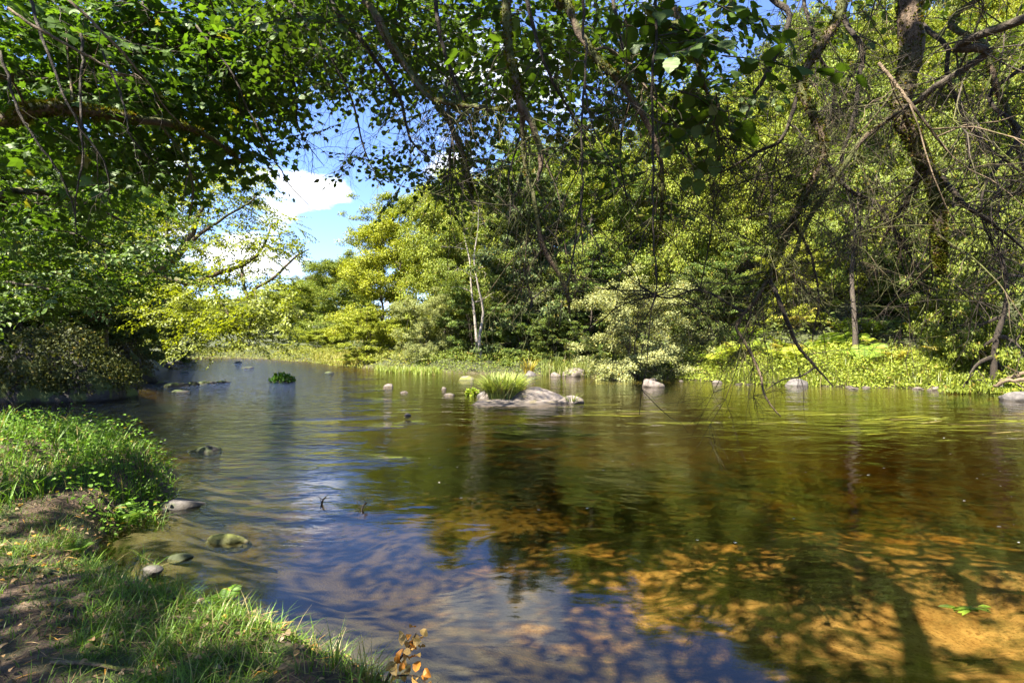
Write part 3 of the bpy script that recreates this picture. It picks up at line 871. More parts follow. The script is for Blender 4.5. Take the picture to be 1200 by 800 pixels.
# ---- the leaning ash over the river on the left bank
rng = np.random.default_rng(103)
bx, by = -17.0, 21.0
la = near_tree("ash_tree", "leaning ash with mossy limbs and yellow-green leaves reaching over the river", "tree", (bx, by, gz(bx, by)), 1)
tk = MB(); tube(tk, wob_path(rng, PP([(bx, by, gz(bx, by) - .3), (120, 365, 20.5), (148, 336, 20), (175, 322, 19.8), (203, 303, 19.5), (224, 276, 19.3), (232, 252, 19.3), (250, 225, 19.5)]), 26, .05), interp([.38, .3, .25, .22, .17, .12, .08, .03], 26), 10, bump=.06, rng=rng)
part("trunk", tk, BARK_MOSS, la, True)
for q, r in (([(190, 320, 19.7), (215, 330, 19.2), (243, 324, 18.8), (283, 311, 18.5), (304, 294, 18.4), (318, 262, 18.6)], [.13, .11, .09, .05, .02]),
             ([(283, 311, 18.5), (290, 345, 18.2), (300, 336, 18.0), (324, 321, 18), (344, 302, 18), (362, 292, 18)], [.06, .06, .055, .04, .02]),
             ([(215, 290, 19.4), (245, 268, 19), (275, 250, 18.8), (300, 230, 18.8)], [.08, .06, .04, .02]),
             ([(243, 324, 18.8), (258, 352, 18.3), (272, 380, 18), (290, 398, 17.8)], [.06, .045, .03, .015]),
             ([(300, 336, 18), (297, 365, 17.8), (291, 395, 17.7), (305, 410, 17.6)], [.04, .03, .02, .01]),
             ([(160, 330, 20), (175, 290, 20.5), (170, 250, 20.8), (185, 215, 21)], [.12, .09, .06, .03]),
             ([(203, 303, 19.5), (196, 260, 19.8), (215, 225, 20), (225, 195, 20.3)], [.08, .06, .04, .02])):
    limb(rng, la, PP(q), r, BARK_MOSS, n=20, wob=.16, twn=7, tw=(.5, 1.5), depth=2, droop=.2, twr=.022, sides=7)
cr = MB()
spray_cloud(cr, SPR_ASH, [(300, 380, 45, 26, 16.8, 19, 66, 1.1), (250, 360, 55, 30, 17, 19.5, 84, 1.1), (225, 392, 38, 18, 17, 19.5, 22, 1.0), (322, 345, 35, 25, 17, 19, 55, 1.1), (320, 275, 32, 30, 17.5, 19.5, 45, 1.0),
                          (345, 290, 18, 14, 17.5, 18.5, 9, .9), (270, 300, 45, 35, 18, 20, 80, 1.0), (240, 235, 60, 40, 18.5, 21, 120, 1.0), (190, 250, 45, 55, 19, 22, 130, 1.0), (190, 350, 40, 30, 18, 21, 90, 1.1),
                          (285, 210, 35, 28, 18.5, 20, 50, 1.0), (205, 180, 60, 40, 19, 22, 110, 1.0), (130, 320, 45, 45, 18.5, 21, 100, 1.0)], rng, droop=.35)
part("crown", cr, [LEAF_NEAR, BARK_TWIG], la, col=(.20, .24, .02))

# ---- centre: old hazel leaning over from behind the camera, with hanging limbs
rng = np.random.default_rng(104)
hz = near_tree("hazel_tree", "old hazel leaning over the river with many dark hanging mossy limbs across the top centre", "tree", (-1.6, -1.8, gz(-1.6, -1.8)), 1)
tk = MB(); tube(tk, spline([(-1.6, -1.8, .1), (-1.5, -1.5, 2), (-1.0, -.6, 4), (.05, 1.0, 5.45), (.25, 2.2, 5.9)], 16), interp([.24, .17, .12, .09, .06], 16), 10, bump=.06, rng=rng)
part("trunk", tk, BARK_MOSS, hz, True)
HZB = [
    ([(.2, 1.6, 5.7), (592, -130, 3.0), (592, -10, 2.7), (598, 60, 2.65), (603, 100, 2.6), (615, 130, 2.6), (632, 160, 2.6), (637, 190, 2.6), (630, 212, 2.6)], [.05, .045, .032, .028, .027, .025, .022, .018, .008], BARK_MOSS, 5, 700),
    ([(603, 100, 2.6), (612, 140, 2.65), (617, 190, 2.7), (628, 232, 2.7), (637, 290, 2.75), (660, 332, 2.8), (668, 368, 2.8)], [.02, .016, .014, .015, .016, .018, .006], BARK_MOSS, 7, 500),
    ([(615, -20, 3.0), (628, 40, 3.0), (645, 90, 3.0), (668, 132, 3.1), (700, 180, 3.2)], [.016, .013, .011, .008, .004], BARK_TWIG, 6, 0),
    ([(.25, 2.0, 5.85), (655, -40, 3.2), (665, 5, 3.1), (690, 58, 3.0), (724, 92, 2.95), (748, 130, 2.9), (772, 175, 2.9), (775, 235, 2.9), (765, 300, 2.95)], [.045, .035, .03, .028, .025, .021, .017, .010, .004], BARK_MOSS, 8, 500),
    ([(.2, 2.2, 5.9), (425, -60, 4.2), (440, 15, 4.0), (470, 70, 3.9), (510, 118, 3.8), (535, 160, 3.75), (548, 212, 3.7), (553, 240, 3.7)], [.05, .04, .035, .03, .026, .024, .02, .006], BARK_MOSS, 8, 600),
    ([(440, 15, 4.0), (500, 108, 3.5), (560, 126, 3.2), (612, 131, 2.9)], [.024, .02, .017, .012], BARK_MOSS, 4, 500),
    ([(.2, 2.2, 5.9), (380, -80, 4.6), (390, 0, 4.5), (430, 55, 4.4), (465, 110, 4.4), (480, 160, 4.4), (505, 185, 4.4)], [.045, .034, .028, .022, .014, .006], BARK_TWIG, 9, 200),
    ([(.22, 1.8, 5.78), (505, -60, 4.0), (512, 0, 3.9), (520, 50, 3.9), (535, 90, 3.9), (548, 130, 3.9), (560, 170, 4.0)], [.03, .024, .02, .016, .011, .005], BARK_TWIG, 8, 0),
    ([(.2, 2.2, 5.9), (330, -60, 5.2), (350, 10, 5.2), (385, 60, 5.2), (410, 110, 5.3), (425, 170, 5.4), (440, 205, 5.4)], [.04, .03, .024, .018, .010, .004], BARK_TWIG, 10, 0),
    ([(.2, 2.2, 5.9), (300, -20, 5.6), (325, 40, 5.7), (345, 100, 5.8), (350, 150, 5.9), (380, 195, 6.0)], [.035, .026, .02, .012, .004], BARK_TWIG, 9, 0),
    ([(.16, 1.4, 5.62), (680, -40, 2.6), (683, 60, 2.5), (681, 150, 2.5), (684, 230, 2.5), (682, 300, 2.55)], [.02, .009, .007, .005, .003], BARK_TWIG, 5, 0),
    ([(.16, 1.4, 5.62), (765, -40, 2.7), (764, 80, 2.6), (768, 180, 2.6), (766, 270, 2.6), (770, 330, 2.6)], [.02, .010, .008, .006, .003], BARK_TWIG, 6, 0),
    ([(.2, 1.7, 5.74), (760, -60, 3.4), (790, 20, 3.3), (815, 75, 3.2), (838, 140, 3.2), (842, 200, 3.2)], [.03, .022, .018, .012, .005], BARK_MOSS, 8, 200),
    ([(.2, 1.7, 5.74), (715, -60, 3.8), (722, 30, 3.8), (735, 100, 3.8), (728, 170, 3.8), (738, 250, 3.9)], [.03, .018, .014, .010, .004], BARK_TWIG, 8, 0),
    ([(520, 110, 3.8), (528, 150, 3.5), (526, 190, 3.5), (524, 225, 3.5)], [.012, .009, .006, .003], BARK_TWIG, 4, 0),
    ([(615, 140, 2.9), (603, 180, 2.9), (596, 215, 2.9), (605, 250, 2.9)], [.009, .007, .005, .003], BARK_TWIG, 4, 0),
    ([(690, 60, 3.0), (715, 60, 3.3), (760, 110, 3.4), (800, 165, 3.4), (820, 230, 3.5)], [.014, .012, .009, .006, .003], BARK_DEAD, 6, 0),
]
for i in range(24):
    x0 = rng.uniform(305, 500); y0 = rng.uniform(-30, 50); d = rng.uniform(4.6, 6.4); L_ = rng.uniform(.7, 1.2)
    HZB.append(([(.2, 2.2, 5.9), (x0 - 30, -70, d + .2), (x0, y0, d), (x0 + 38 * L_, y0 + 52 * L_, d), (x0 + 66 * L_ + rng.normal(0, 8), y0 + 110 * L_, d), (x0 + 84 * L_ + rng.normal(0, 14), y0 + 150 * L_, d)],
                [.03, .014, .011, .009, .006, .003], BARK_TWIG, 3, 0))
for i in range(16):
    px = rng.uniform(370, 880); d = rng.uniform(2.9, 5.2); sw = rng.normal(0, 45); ln = rng.uniform(160, 330)
    r0 = rng.uniform(.009, .02)
    HZB.append(([(.22, 1.9, 5.82), (px, -70, d + .4), (px + sw * .2, 10, d + .2), (px + sw * .7 + rng.normal(0, 14), ln * .35, d), (px + sw + rng.normal(0, 18), ln * .7, d), (px + sw * 1.2 + rng.normal(0, 20), ln, d)],
                [r0 * 1.8, r0 * 1.2, r0, r0 * .75, r0 * .5, .003], BARK_TWIG if i % 3 else BARK_MOSS, 8, 0))
for pts, r, bk, tn, ms in HZB:
    r = [q * .8 for q in r]
    limb(rng, hz, PP(pts), r, bk, n=34, wob=.05, twn=tn + 7, tw=(.22, .85), depth=3 if tn > 6 else 2, droop=.55, moss=ms, twr=.0075, tmin=.3, sides=8, msz=.013)
cr = MB()
spray_cloud(cr, SPR_ROUND, [(325, 90, 30, 40, 5.4, 7.5, 12, 1.0), (430, 160, 60, 28, 5.4, 7.5, 7, 1.0), (500, 190, 55, 26, 5, 7, 30, 1.0), (545, 200, 40, 22, 5, 7, 22, 1.0), (330, 50, 60, 45, 5.5, 8, 40, 1.0), (430, 60, 110, 50, 5, 8, 60, 1.0),
                            (560, 70, 90, 80, 4.5, 7.5, 70, 1.0), (680, 80, 90, 80, 4.5, 7.5, 60, 1.0), (650, 200, 70, 45, 4.5, 7, 16, 1.0), (760, 100, 80, 90, 4.5, 7, 45, 1.0), (500, 5, 260, 50, 4, 7, 190, 1.0), (600, 40, 260, 55, 4.5, 7.5, 120, 1.0), (370, 20, 110, 40, 5, 8, 80, 1.0), (440, 95, 80, 35, 5, 8, 10, 1.0), (560, 110, 90, 70, 4.5, 7.5, 50, 1.0), (600, -180, 420, 140, 3.5, 7, 150, 1.3)], rng)
spray_cloud(cr, SPR_BIG, [(830, 70, 50, 75, 2.6, 3.8, 20, 1.0), (770, 30, 60, 40, 2.6, 3.6, 11, 1.0), (780, 160, 50, 60, 3.0, 4.5, 11, .9), (690, 150, 50, 60, 3, 4.5, 9, .8), (640, 40, 60, 50, 3, 4, 7, .9), (740, 250, 60, 40, 3.2, 4.6, 5, .8)], rng)
world_sprays(cr, SPR_MAPLE, 260, (-5.6, -.6, -1.9, 3.2, 5.6, 7.6), rng, 1.0)  # unseen sprays above the view, added to shade the near water
world_sprays(cr, SPR_MAPLE, 64, (-8.0, -4.6, -2.4, 1.3, 5.2, 7.6), rng, 1.0)  # unseen as well, added to dapple the near bank
world_sprays(cr, SPR_MAPLE, 150, (-3.2, 3.2, 1.2, 3.5, 5.9, 7.6), rng, 1.0)  # out of view, added to shade the hanging twigs
world_sprays(cr, SPR_MAPLE, 70, (2.4, 6.0, -1.0, 2.5, 6.2, 7.8), rng, 1.0)  # out of view, added to shade the branches at right
part("crown", cr, [LEAF_NEAR, BARK_TWIG], hz, col=(.06, .11, .014))

# ---- right: mossy alder with tangled bare branches and a broken hanging limb
rng = np.random.default_rng(105)
al = near_tree("alder_tree", "mossy tree at the right with a broken hanging limb and bare tangled branches", "tree", (6.2, -.4, gz(6.2, -.4)), 1)
tk = MB(); tube(tk, spline([(6.2, -.4, .0), (6.0, -.1, 2.2), (5.3, .7, 4.2), (3.9, 1.6, 5.3), (2.9, 2.4, 5.9)], 16), interp([.3, .22, .15, .10, .085], 16), 12, bump=.06, rng=rng)
part("trunk", tk, BARK_MOSS, al, True)
limb(rng, al, PP([(3.5, 1.9, 5.5), (1062, -190, 3.1), (1062, -30, 3.05), (1066, 55, 3.0), (1055, 118, 3.0), (1074, 170, 3.0), (1094, 218, 2.95), (1100, 268, 2.9), (1102, 300, 2.9), (1102, 320, 2.9)], ), [.075, .066, .060, .054, .045, .038, .032, .028, .022, .007], BARK_MOSS, n=44, wob=.05, twn=9, tw=(.3, .9), depth=2, droop=.3, moss=1500, sides=14, bump=.13, twr=.014, label="thick mossy limb hanging down, broken at its end", msz=.016)
ALB = [
    ([(3.5, 1.9, 5.5), (1010, -120, 3.4), (989, 15, 3.3), (960, 68, 3.3), (936, 108, 3.25), (953, 150, 3.2), (965, 185, 3.2), (947, 228, 3.2), (928, 268, 3.15), (900, 325, 3.1), (872, 366, 3.1), (832, 372, 3.1)], [.055, .036, .030, .026, .023, .022, .019, .018, .016, .013, .006], BARK_MOSS, 14, 900),
    ([(936, 108, 3.25), (918, 160, 3.3), (885, 180, 3.4), (850, 200, 3.5), (820, 205, 3.6)], [.014, .012, .010, .006, .003], BARK_TWIG, 9, 0),
    ([(1040, 140, 3.1), (1010, 165, 3.1), (985, 205, 3.1), (955, 250, 3.1), (930, 300, 3.1), (903, 330, 3.1)], [.018, .016, .014, .012, .007], BARK_MOSS, 10, 500),
    ([(900, 320, 3.1), (918, 362, 3.0), (934, 402, 3.0), (950, 422, 3.0), (976, 453, 2.95)], [.014, .012, .011, .008, .003], BARK_TWIG, 5, 0),
    ([(862, 383, 3.1), (872, 400, 3.05), (888, 432, 3.0), (897, 464, 2.95), (915, 488, 2.95)], [.009, .009, .008, .006, .003], BARK_DEAD, 0, 0),
    ([(872, 366, 3.1), (866, 376, 3.1), (862, 384, 3.1)], [.010, .010, .009], BARK_DEAD, 0, 0),
    ([(955, 430, 3.0), (940, 440, 3.0), (915, 446, 3.0), (898, 457, 3.0)], [.006, .005, .004, .002], BARK_TWIG, 3, 0),
    ([(5.55, .45, 3.6), (1225, 15, 2.4), (1150, 62, 2.6), (1080, 112, 2.8), (1040, 140, 3.0)], [.03, .022, .019, .016, .012], BARK, 9, 0),
    ([(1030, 74, 2.6), (1052, 100, 2.55), (1075, 132, 2.5), (1110, 177, 2.5)], [.008, .0075, .007, .005], BARK_DEAD, 3, 0),
    ([(1080, 180, 3.0), (1070, 225, 3.1), (1045, 262, 3.2), (1030, 290, 3.3)], [.02, .016, .011, .005], BARK_MOSS, 6, 500),
    ([(5.35, .65, 4.1), (1180, -20, 3.4), (1160, 60, 3.3), (1185, 130, 3.3), (1200, 200, 3.3)], [.03, .02, .018, .014, .008], BARK_MOSS, 9, 200),
    ([(4.95, .95, 4.6), (1130, -40, 3.6), (1110, 60, 3.6), (1125, 130, 3.6), (1160, 170, 3.6), (1210, 215, 3.7)], [.03, .018, .015, .012, .009, .005], BARK_TWIG, 10, 0),
    ([(3.5, 1.9, 5.5), (930, -60, 3.8), (925, 20, 3.8), (905, 75, 3.8), (880, 120, 3.9), (860, 180, 4.0)], [.03, .022, .018, .013, .006], BARK_TWIG, 10, 0),
    ([(3.0, 2.2, 5.7), (1000, -40, 4.0), (1010, 60, 4.0), (1000, 130, 4.0), (985, 200, 4.1), (1010, 270, 4.2)], [.03, .02, .016, .012, .006], BARK_TWIG, 11, 0),
    ([(1094, 200, 3.0), (1130, 240, 2.9), (1165, 262, 2.9), (1210, 300, 3.0)], [.018, .013, .009, .005], BARK_TWIG, 7, 0),
    ([(965, 185, 3.2), (1000, 225, 3.2), (1030, 240, 3.2), (1070, 300, 3.3), (1085, 345, 3.3)], [.014, .012, .010, .007, .003], BARK_TWIG, 8, 0),
    ([(930, 262, 3.15), (950, 300, 3.2), (958, 350, 3.2), (952, 400, 3.2)], [.009, .008, .006, .003], BARK_TWIG, 5, 0),
    ([(872, 366, 3.1), (820, 340, 3.3), (780, 350, 3.4), (740, 330, 3.5)], [.010, .008, .006, .003], BARK_TWIG, 7, 0),
    ([(3.0, 2.2, 5.7), (960, -60, 4.4), (950, 40, 4.4), (975, 110, 4.5), (960, 180, 4.6)], [.03, .016, .012, .006], BARK_TWIG, 9, 0),
    ([(5.3, .7, 4.2), (1230, 60, 3.2), (1190, 160, 3.2), (1150, 230, 3.2), (1180, 320, 3.2)], [.02, .014, .010, .006, .003], BARK_TWIG, 9, 0),
]
for i in range(24):
    px = rng.uniform(850, 1215); d = rng.uniform(2.9, 4.8); sw = rng.normal(-25, 60); ln = rng.uniform(180, 400)
    r0 = rng.uniform(.008, .018)
    ALB.append(([(3.1, 2.1, 5.6), (px, -70, d + .4), (px + sw * .2, 10, d + .2), (px + sw * .7 + rng.normal(0, 18), ln * .35, d), (px + sw + rng.normal(0, 25), ln * .7, d), (px + sw * 1.2 + rng.normal(0, 30), ln, d)],
                [r0 * 1.8, r0 * 1.2, r0, r0 * .75, r0 * .5, .003], BARK_TWIG if i % 3 else BARK_MOSS, 8, 0))
for pts, r, bk, tn, ms in ALB:
    if any(len(q) == 3 and not isinstance(q[0], float) and q[1] > 395 for q in pts):      # the bare tips that reach down to the water
        limb(rng, al, PP(pts), r, bk, n=34, wob=.06, twn=tn, tw=(.10, .34), depth=1, droop=.35, twr=.0045, tmin=.2, sides=7)
        continue
    limb(rng, al, PP(pts), r, bk, n=34, wob=.06, twn=int(tn * 2), tw=(.3, 1.05), depth=3 if tn > 6 else 2, droop=.35, moss=ms, twr=.0085, tmin=.2, sides=8, msz=.013)
cr = MB()
spray_cloud(cr, SPR_ROUND, [(900, 60, 90, 80, 4.5, 7, 22, 1.0), (1000, -60, 260, 60, 4, 7, 60, 1.2), (1150, 60, 80, 80, 4, 6, 14, 1.0), (1000, 120, 150, 80, 4.5, 7, 14, .9)], rng)
part("crown", cr, [LEAF_NEAR, BARK_TWIG], al, col=(.085, .13, .016))

# ---- unseen trees behind and left, added to dapple the bank and shade the boulder
for i, (x, y, h, r) in enumerate(((-8.5, -6.5, 10, 4.0), (-1.5, -8.5, 11, 4.2), (6.5, -6, 11, 4.6), (-18.8, 9.6, 11, 4.6))):
    tm, cm, H_, R_ = PROTO[["ash", "ash", "oak_b", "ash"][i]]
    o = link("broadleaf_tree", None, loc=(x, y, gz(x, y))); o.scale = (r / R_, r / R_, h / H_); o.rotation_euler.z = i * 1.3
    link("trunk", tm, o); c = link("crown", cm, o); c.color = MID + (1,)
    if i < 3: tag(o, "unseen broadleaf tree added behind the viewer to dapple the near bank", "tree", "shade trees added behind the viewer")
    else: tag(o, "unseen ash added beside the inlet to shade the ivy covered boulder", "tree")


# ------------------------------------------------------------------ rocks
def rock_mesh(seed, sx, sy, sz, mat, sub=4, cuts=9, rough=.10):
    import bmesh
    r = np.random.default_rng(seed)
    bm = bmesh.new(); bmesh.ops.create_icosphere(bm, subdivisions=sub, radius=1)
    pl = unit(r.normal(0, 1, (cuts, 3)) * np.array([1, 1, .8])); dd = r.uniform(.62, .95, cuts)
    co = np.array([v.co[:] for v in bm.verts])
    dots = co @ pl.T
    lim = np.where(dots > .05, dd[None] / np.maximum(dots, .05), 9).min(1)
    rad = np.minimum(1.0, lim)
    rad = rad + rough * (fbm(co[:, 0] * 2.2 + co[:, 2] * 1.7 + seed, co[:, 1] * 2.2 - co[:, 2] * 1.3, 5, seed) - .5) * 1.6
    co = co * rad[:, None] * np.array([sx, sy, sz])
    for v, c in zip(bm.verts, co): v.co = c
    me = bpy.data.meshes.new("rock"); bm.to_mesh(me); bm.free()
    me.polygons.foreach_set("use_smooth", np.full(len(me.polygons), True))
    me.materials.append(mat); return me


RK = "stones standing in the river"
def rock(px, py, w, h, label, mat=ROCK, seed=None, depth=.8, name="rock", group=RK, lift=0.0, cuts=9, rough=.12, zbase=0.0, rot=0.0):
    d = F * (H0 - zbase) / (py - HZ)
    x = (px - 600) / F * d
    sx = w / 2 / F * d; sz = h / F * d
    o = link(name, rock_mesh(seed or int(px * 7 + py), sx * 1.12, sx * depth, sz * 1.2, mat, cuts=cuts, rough=rough), loc=(x, d, zbase - sz * .25 + lift))
    o.rotation_euler.z = rot
    return tag(o, label, "rock", group)


rock(628, 468, 66, 15, "large pink pointed rock on the grassy islet in mid river", seed=31, cuts=7)
rock(588, 465.5, 58, 13, "grey flat slab under the grass tuft of the islet", ROCK_GREY, seed=32)
rock(574, 468.5, 24, 10, "small round pale stone at the left end of the islet", seed=33)
rock(606, 472, 96, 5, "long low shelf of rock along the front of the islet", ROCK, seed=34)
rock(668, 472, 34, 9, "low stone with a green sprout just right of the islet", ROCK, seed=35)
rock(650, 470, 16, 4, "tiny flat stone left of the stone with the green sprout", ROCK, seed=36)
rock(673, 441, 27, 13, "pale pink rock by the far shore left of the willow shrub", seed=37)
rock(651, 441.5, 13, 6, "small rock left of the pale pink shore rock", seed=38)
rock(620, 441, 16, 7, "grey stone under the yellow-leaved plant on the far shore", ROCK_GREY, seed=39)
rock(765, 453, 27, 11, "rounded pink rock in the water under the willow shrub", seed=40)
rock(728, 446, 9, 3, "tiny stone left of the rounded pink rock", seed=41)
rock(934, 452, 26, 9, "flat pale rock below the bare hanging twigs", ROCK_GREY, seed=42)
rock(545, 445.5, 20, 6, "small rock with yellow moss in front of the birch", ROCK_MOSSY, seed=43)
rock(455, 453.5, 15, 4.5, "single brown stone in the open water left of the islet", seed=44)
rock(526, 463, 14, 2.5, "flat stone left of the islet", seed=45)
rock(477, 487, 9, 3, "tiny stone just breaking the water in front of the islet", seed=46)
rock(520, 456, 6, 3, "tiny pebble behind the flat stone left of the islet", seed=47)
rock(474, 460, 10, 2, "low pebble right of the single brown stone", seed=48)
rock(1097, 457, 22, 5, "low flat stone at the foot of the right bank", seed=49)
rock(1076, 456, 12, 3, "small flat stone left of the low one at the right bank", seed=50)
rock(840, 449, 12, 4, "small stone on the shore right of the willow shrub", seed=51)
rock(1196, 469, 44, 12, "pale flat slab at the right edge of the water", ROCK_GREY, seed=52)
rock(1176, 460, 24, 10, "grey stone behind the pale slab at the right edge", ROCK_GREY, seed=53)
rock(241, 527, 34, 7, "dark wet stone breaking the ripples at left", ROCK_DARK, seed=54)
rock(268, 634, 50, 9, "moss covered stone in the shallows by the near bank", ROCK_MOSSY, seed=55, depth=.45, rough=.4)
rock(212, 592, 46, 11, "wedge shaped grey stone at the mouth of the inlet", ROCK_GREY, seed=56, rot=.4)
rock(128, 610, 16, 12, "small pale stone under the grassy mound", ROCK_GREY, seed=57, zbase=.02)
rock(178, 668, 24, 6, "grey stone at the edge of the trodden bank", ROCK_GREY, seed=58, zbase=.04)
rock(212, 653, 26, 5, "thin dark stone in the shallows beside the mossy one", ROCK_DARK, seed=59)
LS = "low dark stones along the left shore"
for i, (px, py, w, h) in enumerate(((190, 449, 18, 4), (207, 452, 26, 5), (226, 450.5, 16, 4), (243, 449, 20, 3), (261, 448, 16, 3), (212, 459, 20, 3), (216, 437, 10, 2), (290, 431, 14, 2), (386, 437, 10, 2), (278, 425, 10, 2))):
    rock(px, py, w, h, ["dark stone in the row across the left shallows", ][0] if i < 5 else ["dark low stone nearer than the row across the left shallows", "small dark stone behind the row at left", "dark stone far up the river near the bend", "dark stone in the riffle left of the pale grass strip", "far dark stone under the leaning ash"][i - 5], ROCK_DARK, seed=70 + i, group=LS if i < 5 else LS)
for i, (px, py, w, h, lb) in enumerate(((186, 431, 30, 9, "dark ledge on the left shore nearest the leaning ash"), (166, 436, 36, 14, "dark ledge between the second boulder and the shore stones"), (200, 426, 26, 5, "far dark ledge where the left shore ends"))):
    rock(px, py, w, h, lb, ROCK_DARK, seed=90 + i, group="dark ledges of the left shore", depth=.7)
# pebbles along the far waterline
prng = random.Random(3)
for i in range(18):
    px = prng.uniform(690, 1145)
    py = np.interp(px, [690, 800, 900, 1020, 1140], [442.5, 445.5, 451.5, 454.5, 457]) + prng.uniform(-.8, .8)
    w = prng.uniform(3, 13) * prng.uniform(.6, 1)
    rock(px, py + prng.uniform(0, 1.2), w, w * .22, "small pebble at the waterline below the sunlit fern bank", ROCK, seed=120 + i, group="pebbles along the far waterline", name="pebble")


# left boulders with ivy
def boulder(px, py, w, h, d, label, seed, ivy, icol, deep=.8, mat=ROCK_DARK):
    x = (px - 600) / F * d
    sx = w / 2 / F * d; sz = h / F * d
    me = rock_mesh(seed, sx, sx * deep, sz, mat, sub=5, cuts=8, rough=.22)
    o = link("boulder", me, loc=(x, d, -.1)); tag(o, label, "boulder", "boulders of the left bank")
    co = np.array([v.co[:] for v in me.vertices]); nn = np.array([v.normal[:] for v in me.vertices])
    r = np.random.default_rng(seed)
    w_ = np.clip(nn[:, 2] * .7 + .65 + (co[:, 2] / sz) * .5, 0, None) * (co[:, 2] > sz * (.12 + .40 * fbm(co[:, 0] * 1.5 + 9, co[:, 1] * 1.5 + 9, 3, seed))); w_ /= w_.sum()
    k = r.choice(len(co), ivy, p=w_)
    p = co[k] + r.normal(0, .10, (ivy, 3)) + nn[k] * r.uniform(0, .16, (ivy, 1))
    mb = MB(); scatter(mb, T_oval(.4), p, unit(r.normal(0, .6, (ivy, 3)) + np.array([0, 0, -.8])), unit(nn[k] + r.normal(0, .5, (ivy, 3))), r.uniform(.04, .10, ivy))
    q = link("ivy", mb.mesh("ivy", LEAF), o); q.color = icol + (1,)
    return o


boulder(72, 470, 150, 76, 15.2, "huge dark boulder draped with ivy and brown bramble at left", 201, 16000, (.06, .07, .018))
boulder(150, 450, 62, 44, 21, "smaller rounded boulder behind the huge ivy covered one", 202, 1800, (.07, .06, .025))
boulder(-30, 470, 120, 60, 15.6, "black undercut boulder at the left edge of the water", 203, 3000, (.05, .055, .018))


# ------------------------------------------------------------------ grass, herbs, litter
def blades(mb, pos, h, w, az, lean, mi=0, curve=1.0):
    n = len(pos); lv = np.array([0, .35, .7, 1.0])
    dx = np.stack([np.cos(az), np.sin(az), np.zeros(n)], 1); sd = np.stack([-np.sin(az), np.cos(az), np.zeros(n)], 1)
    vs = []
    for i, t in enumerate(lv):
        c = pos + dx * (lean * h * t ** 2)[:, None] + np.array([0, 0, 1.0]) * (h * t * (1 - .35 * np.minimum(lean, 1.6) * t * curve))[:, None]
        ww = (w * (1 - t) ** .7)[:, None] * .5
        if i < 3: vs += [c - sd * ww, c + sd * ww]
        else: vs += [c]
    v = np.stack(vs, 1)
    off = (np.arange(n) * 7)[:, None, None]
    q = (np.array([[0, 1, 3, 2], [2, 3, 5, 4]])[None] + off).reshape(-1, 4)
    t3 = (np.array([[4, 5, 6]])[None] + off).reshape(-1, 3)
    mb.add(v.reshape(-1, 3), [q, t3], mi)


def tufts(rng, cx, cy, n_t, per, h, w, spread=.05, lean=(.3, 1.1), z=None):
    mb = MB()
    idx = np.repeat(np.arange(n_t), per); M = len(idx)
    x = cx[idx] + rng.normal(0, spread, M); y = cy[idx] + rng.normal(0, spread, M)
    zz = ground(x, y) if z is None else z[idx]
    hh = h[idx] * rng.uniform(.45, 1.2, M)
    blades(mb, np.stack([x, y, zz - .01], 1), hh, w * rng.uniform(.6, 1.4, M), rng.random(M) * 2 * PI, rng.uniform(lean[0], lean[1], M))
    return mb


rng = np.random.default_rng(301)
# near bank: grassy mound at left
n = 2600
x = rng.uniform(-11, -3.3, n); y = rng.uniform(3.8, 9.4, n); s, _ = river_sd(x, y)
k = (s > -.05) & (fbm(x * .8, y * .8, 3, 9) > .30) & (s < 4) & (np.abs(x) > y * .5)
k &= ~((x > -4.2) & (y < 4.5))
x, y = x[k], y[k]
mb = tufts(rng, x, y, len(x), 15, (.14 + .30 * rng.random(len(x)) ** 1.5) * (.5 + fbm(x * 1.6, y * 1.6, 3, 12)), .009, .07, (.3, 1.5))
g1 = link("grass", mb.mesh("grass", GRASS)); g1.color = (.10, .20, .014, 1); tag(g1, "lush green grass covering the mound of the near bank at left", "grass", kind="stuff")
# leafy low herbs among the mound grass
mb = MB(); M = 22000
x = rng.uniform(-11, -3.4, M); y = rng.uniform(4.4, 9.2, M); s, _ = river_sd(x, y)
k = (s > -.1) & (fbm(x * 1.1, y * 1.1, 3, 19) > .40) & (s < 3.2) & (np.abs(x) > y * .55)
x, y = x[k], y[k]; M = len(x)
p = np.stack([x, y, ground(x, y) + .02 + .40 * rng.random(M) ** .8 * fbm(x * 2, y * 2, 3, 14) * 1.3], 1)
az = rng.random(M) * 2 * PI
scatter(mb, T_oval(.36), p, np.stack([np.cos(az), np.sin(az), rng.normal(.1, .35, M)], 1), unit(np.stack([rng.normal(0, .4, M), rng.normal(0, .4, M), np.ones(M)], 1)), rng.uniform(.02, .048, M))
h1 = link("bank_herbs", mb.mesh("bank_herbs", LEAF)); h1.color = (.10, .20, .018, 1); tag(h1, "small leaved green herbs growing through the grass of the left mound", "herbs", kind="stuff")
# foreground tufts on the trodden bank
n = 5000
x = rng.uniform(-4.6, .3, n); y = rng.uniform(1.0, 4.2, n); s, _ = river_sd(x, y)
dens = fbm(x * 1.7, y * 1.7, 4, 29)
edge = np.exp(-((s - .16) / .16) ** 2) * (x > -2.1)
k = (s > .03) & (rng.random(n) < np.clip((dens - .46) * 7, 0, 1) * .9 + edge * .6 + .08)
x, y = x[k], y[k]
mb = tufts(rng, x, y, len(x), 18, .045 + .12 * rng.random(len(x)) ** 1.6, .0055, .045, (.3, 1.5))
g2 = link("grass", mb.mesh("grass", GRASS)); g2.color = (.10, .19, .014, 1); tag(g2, "tufts of fresh grass among dead leaves on the trodden near bank", "grass", kind="stuff")
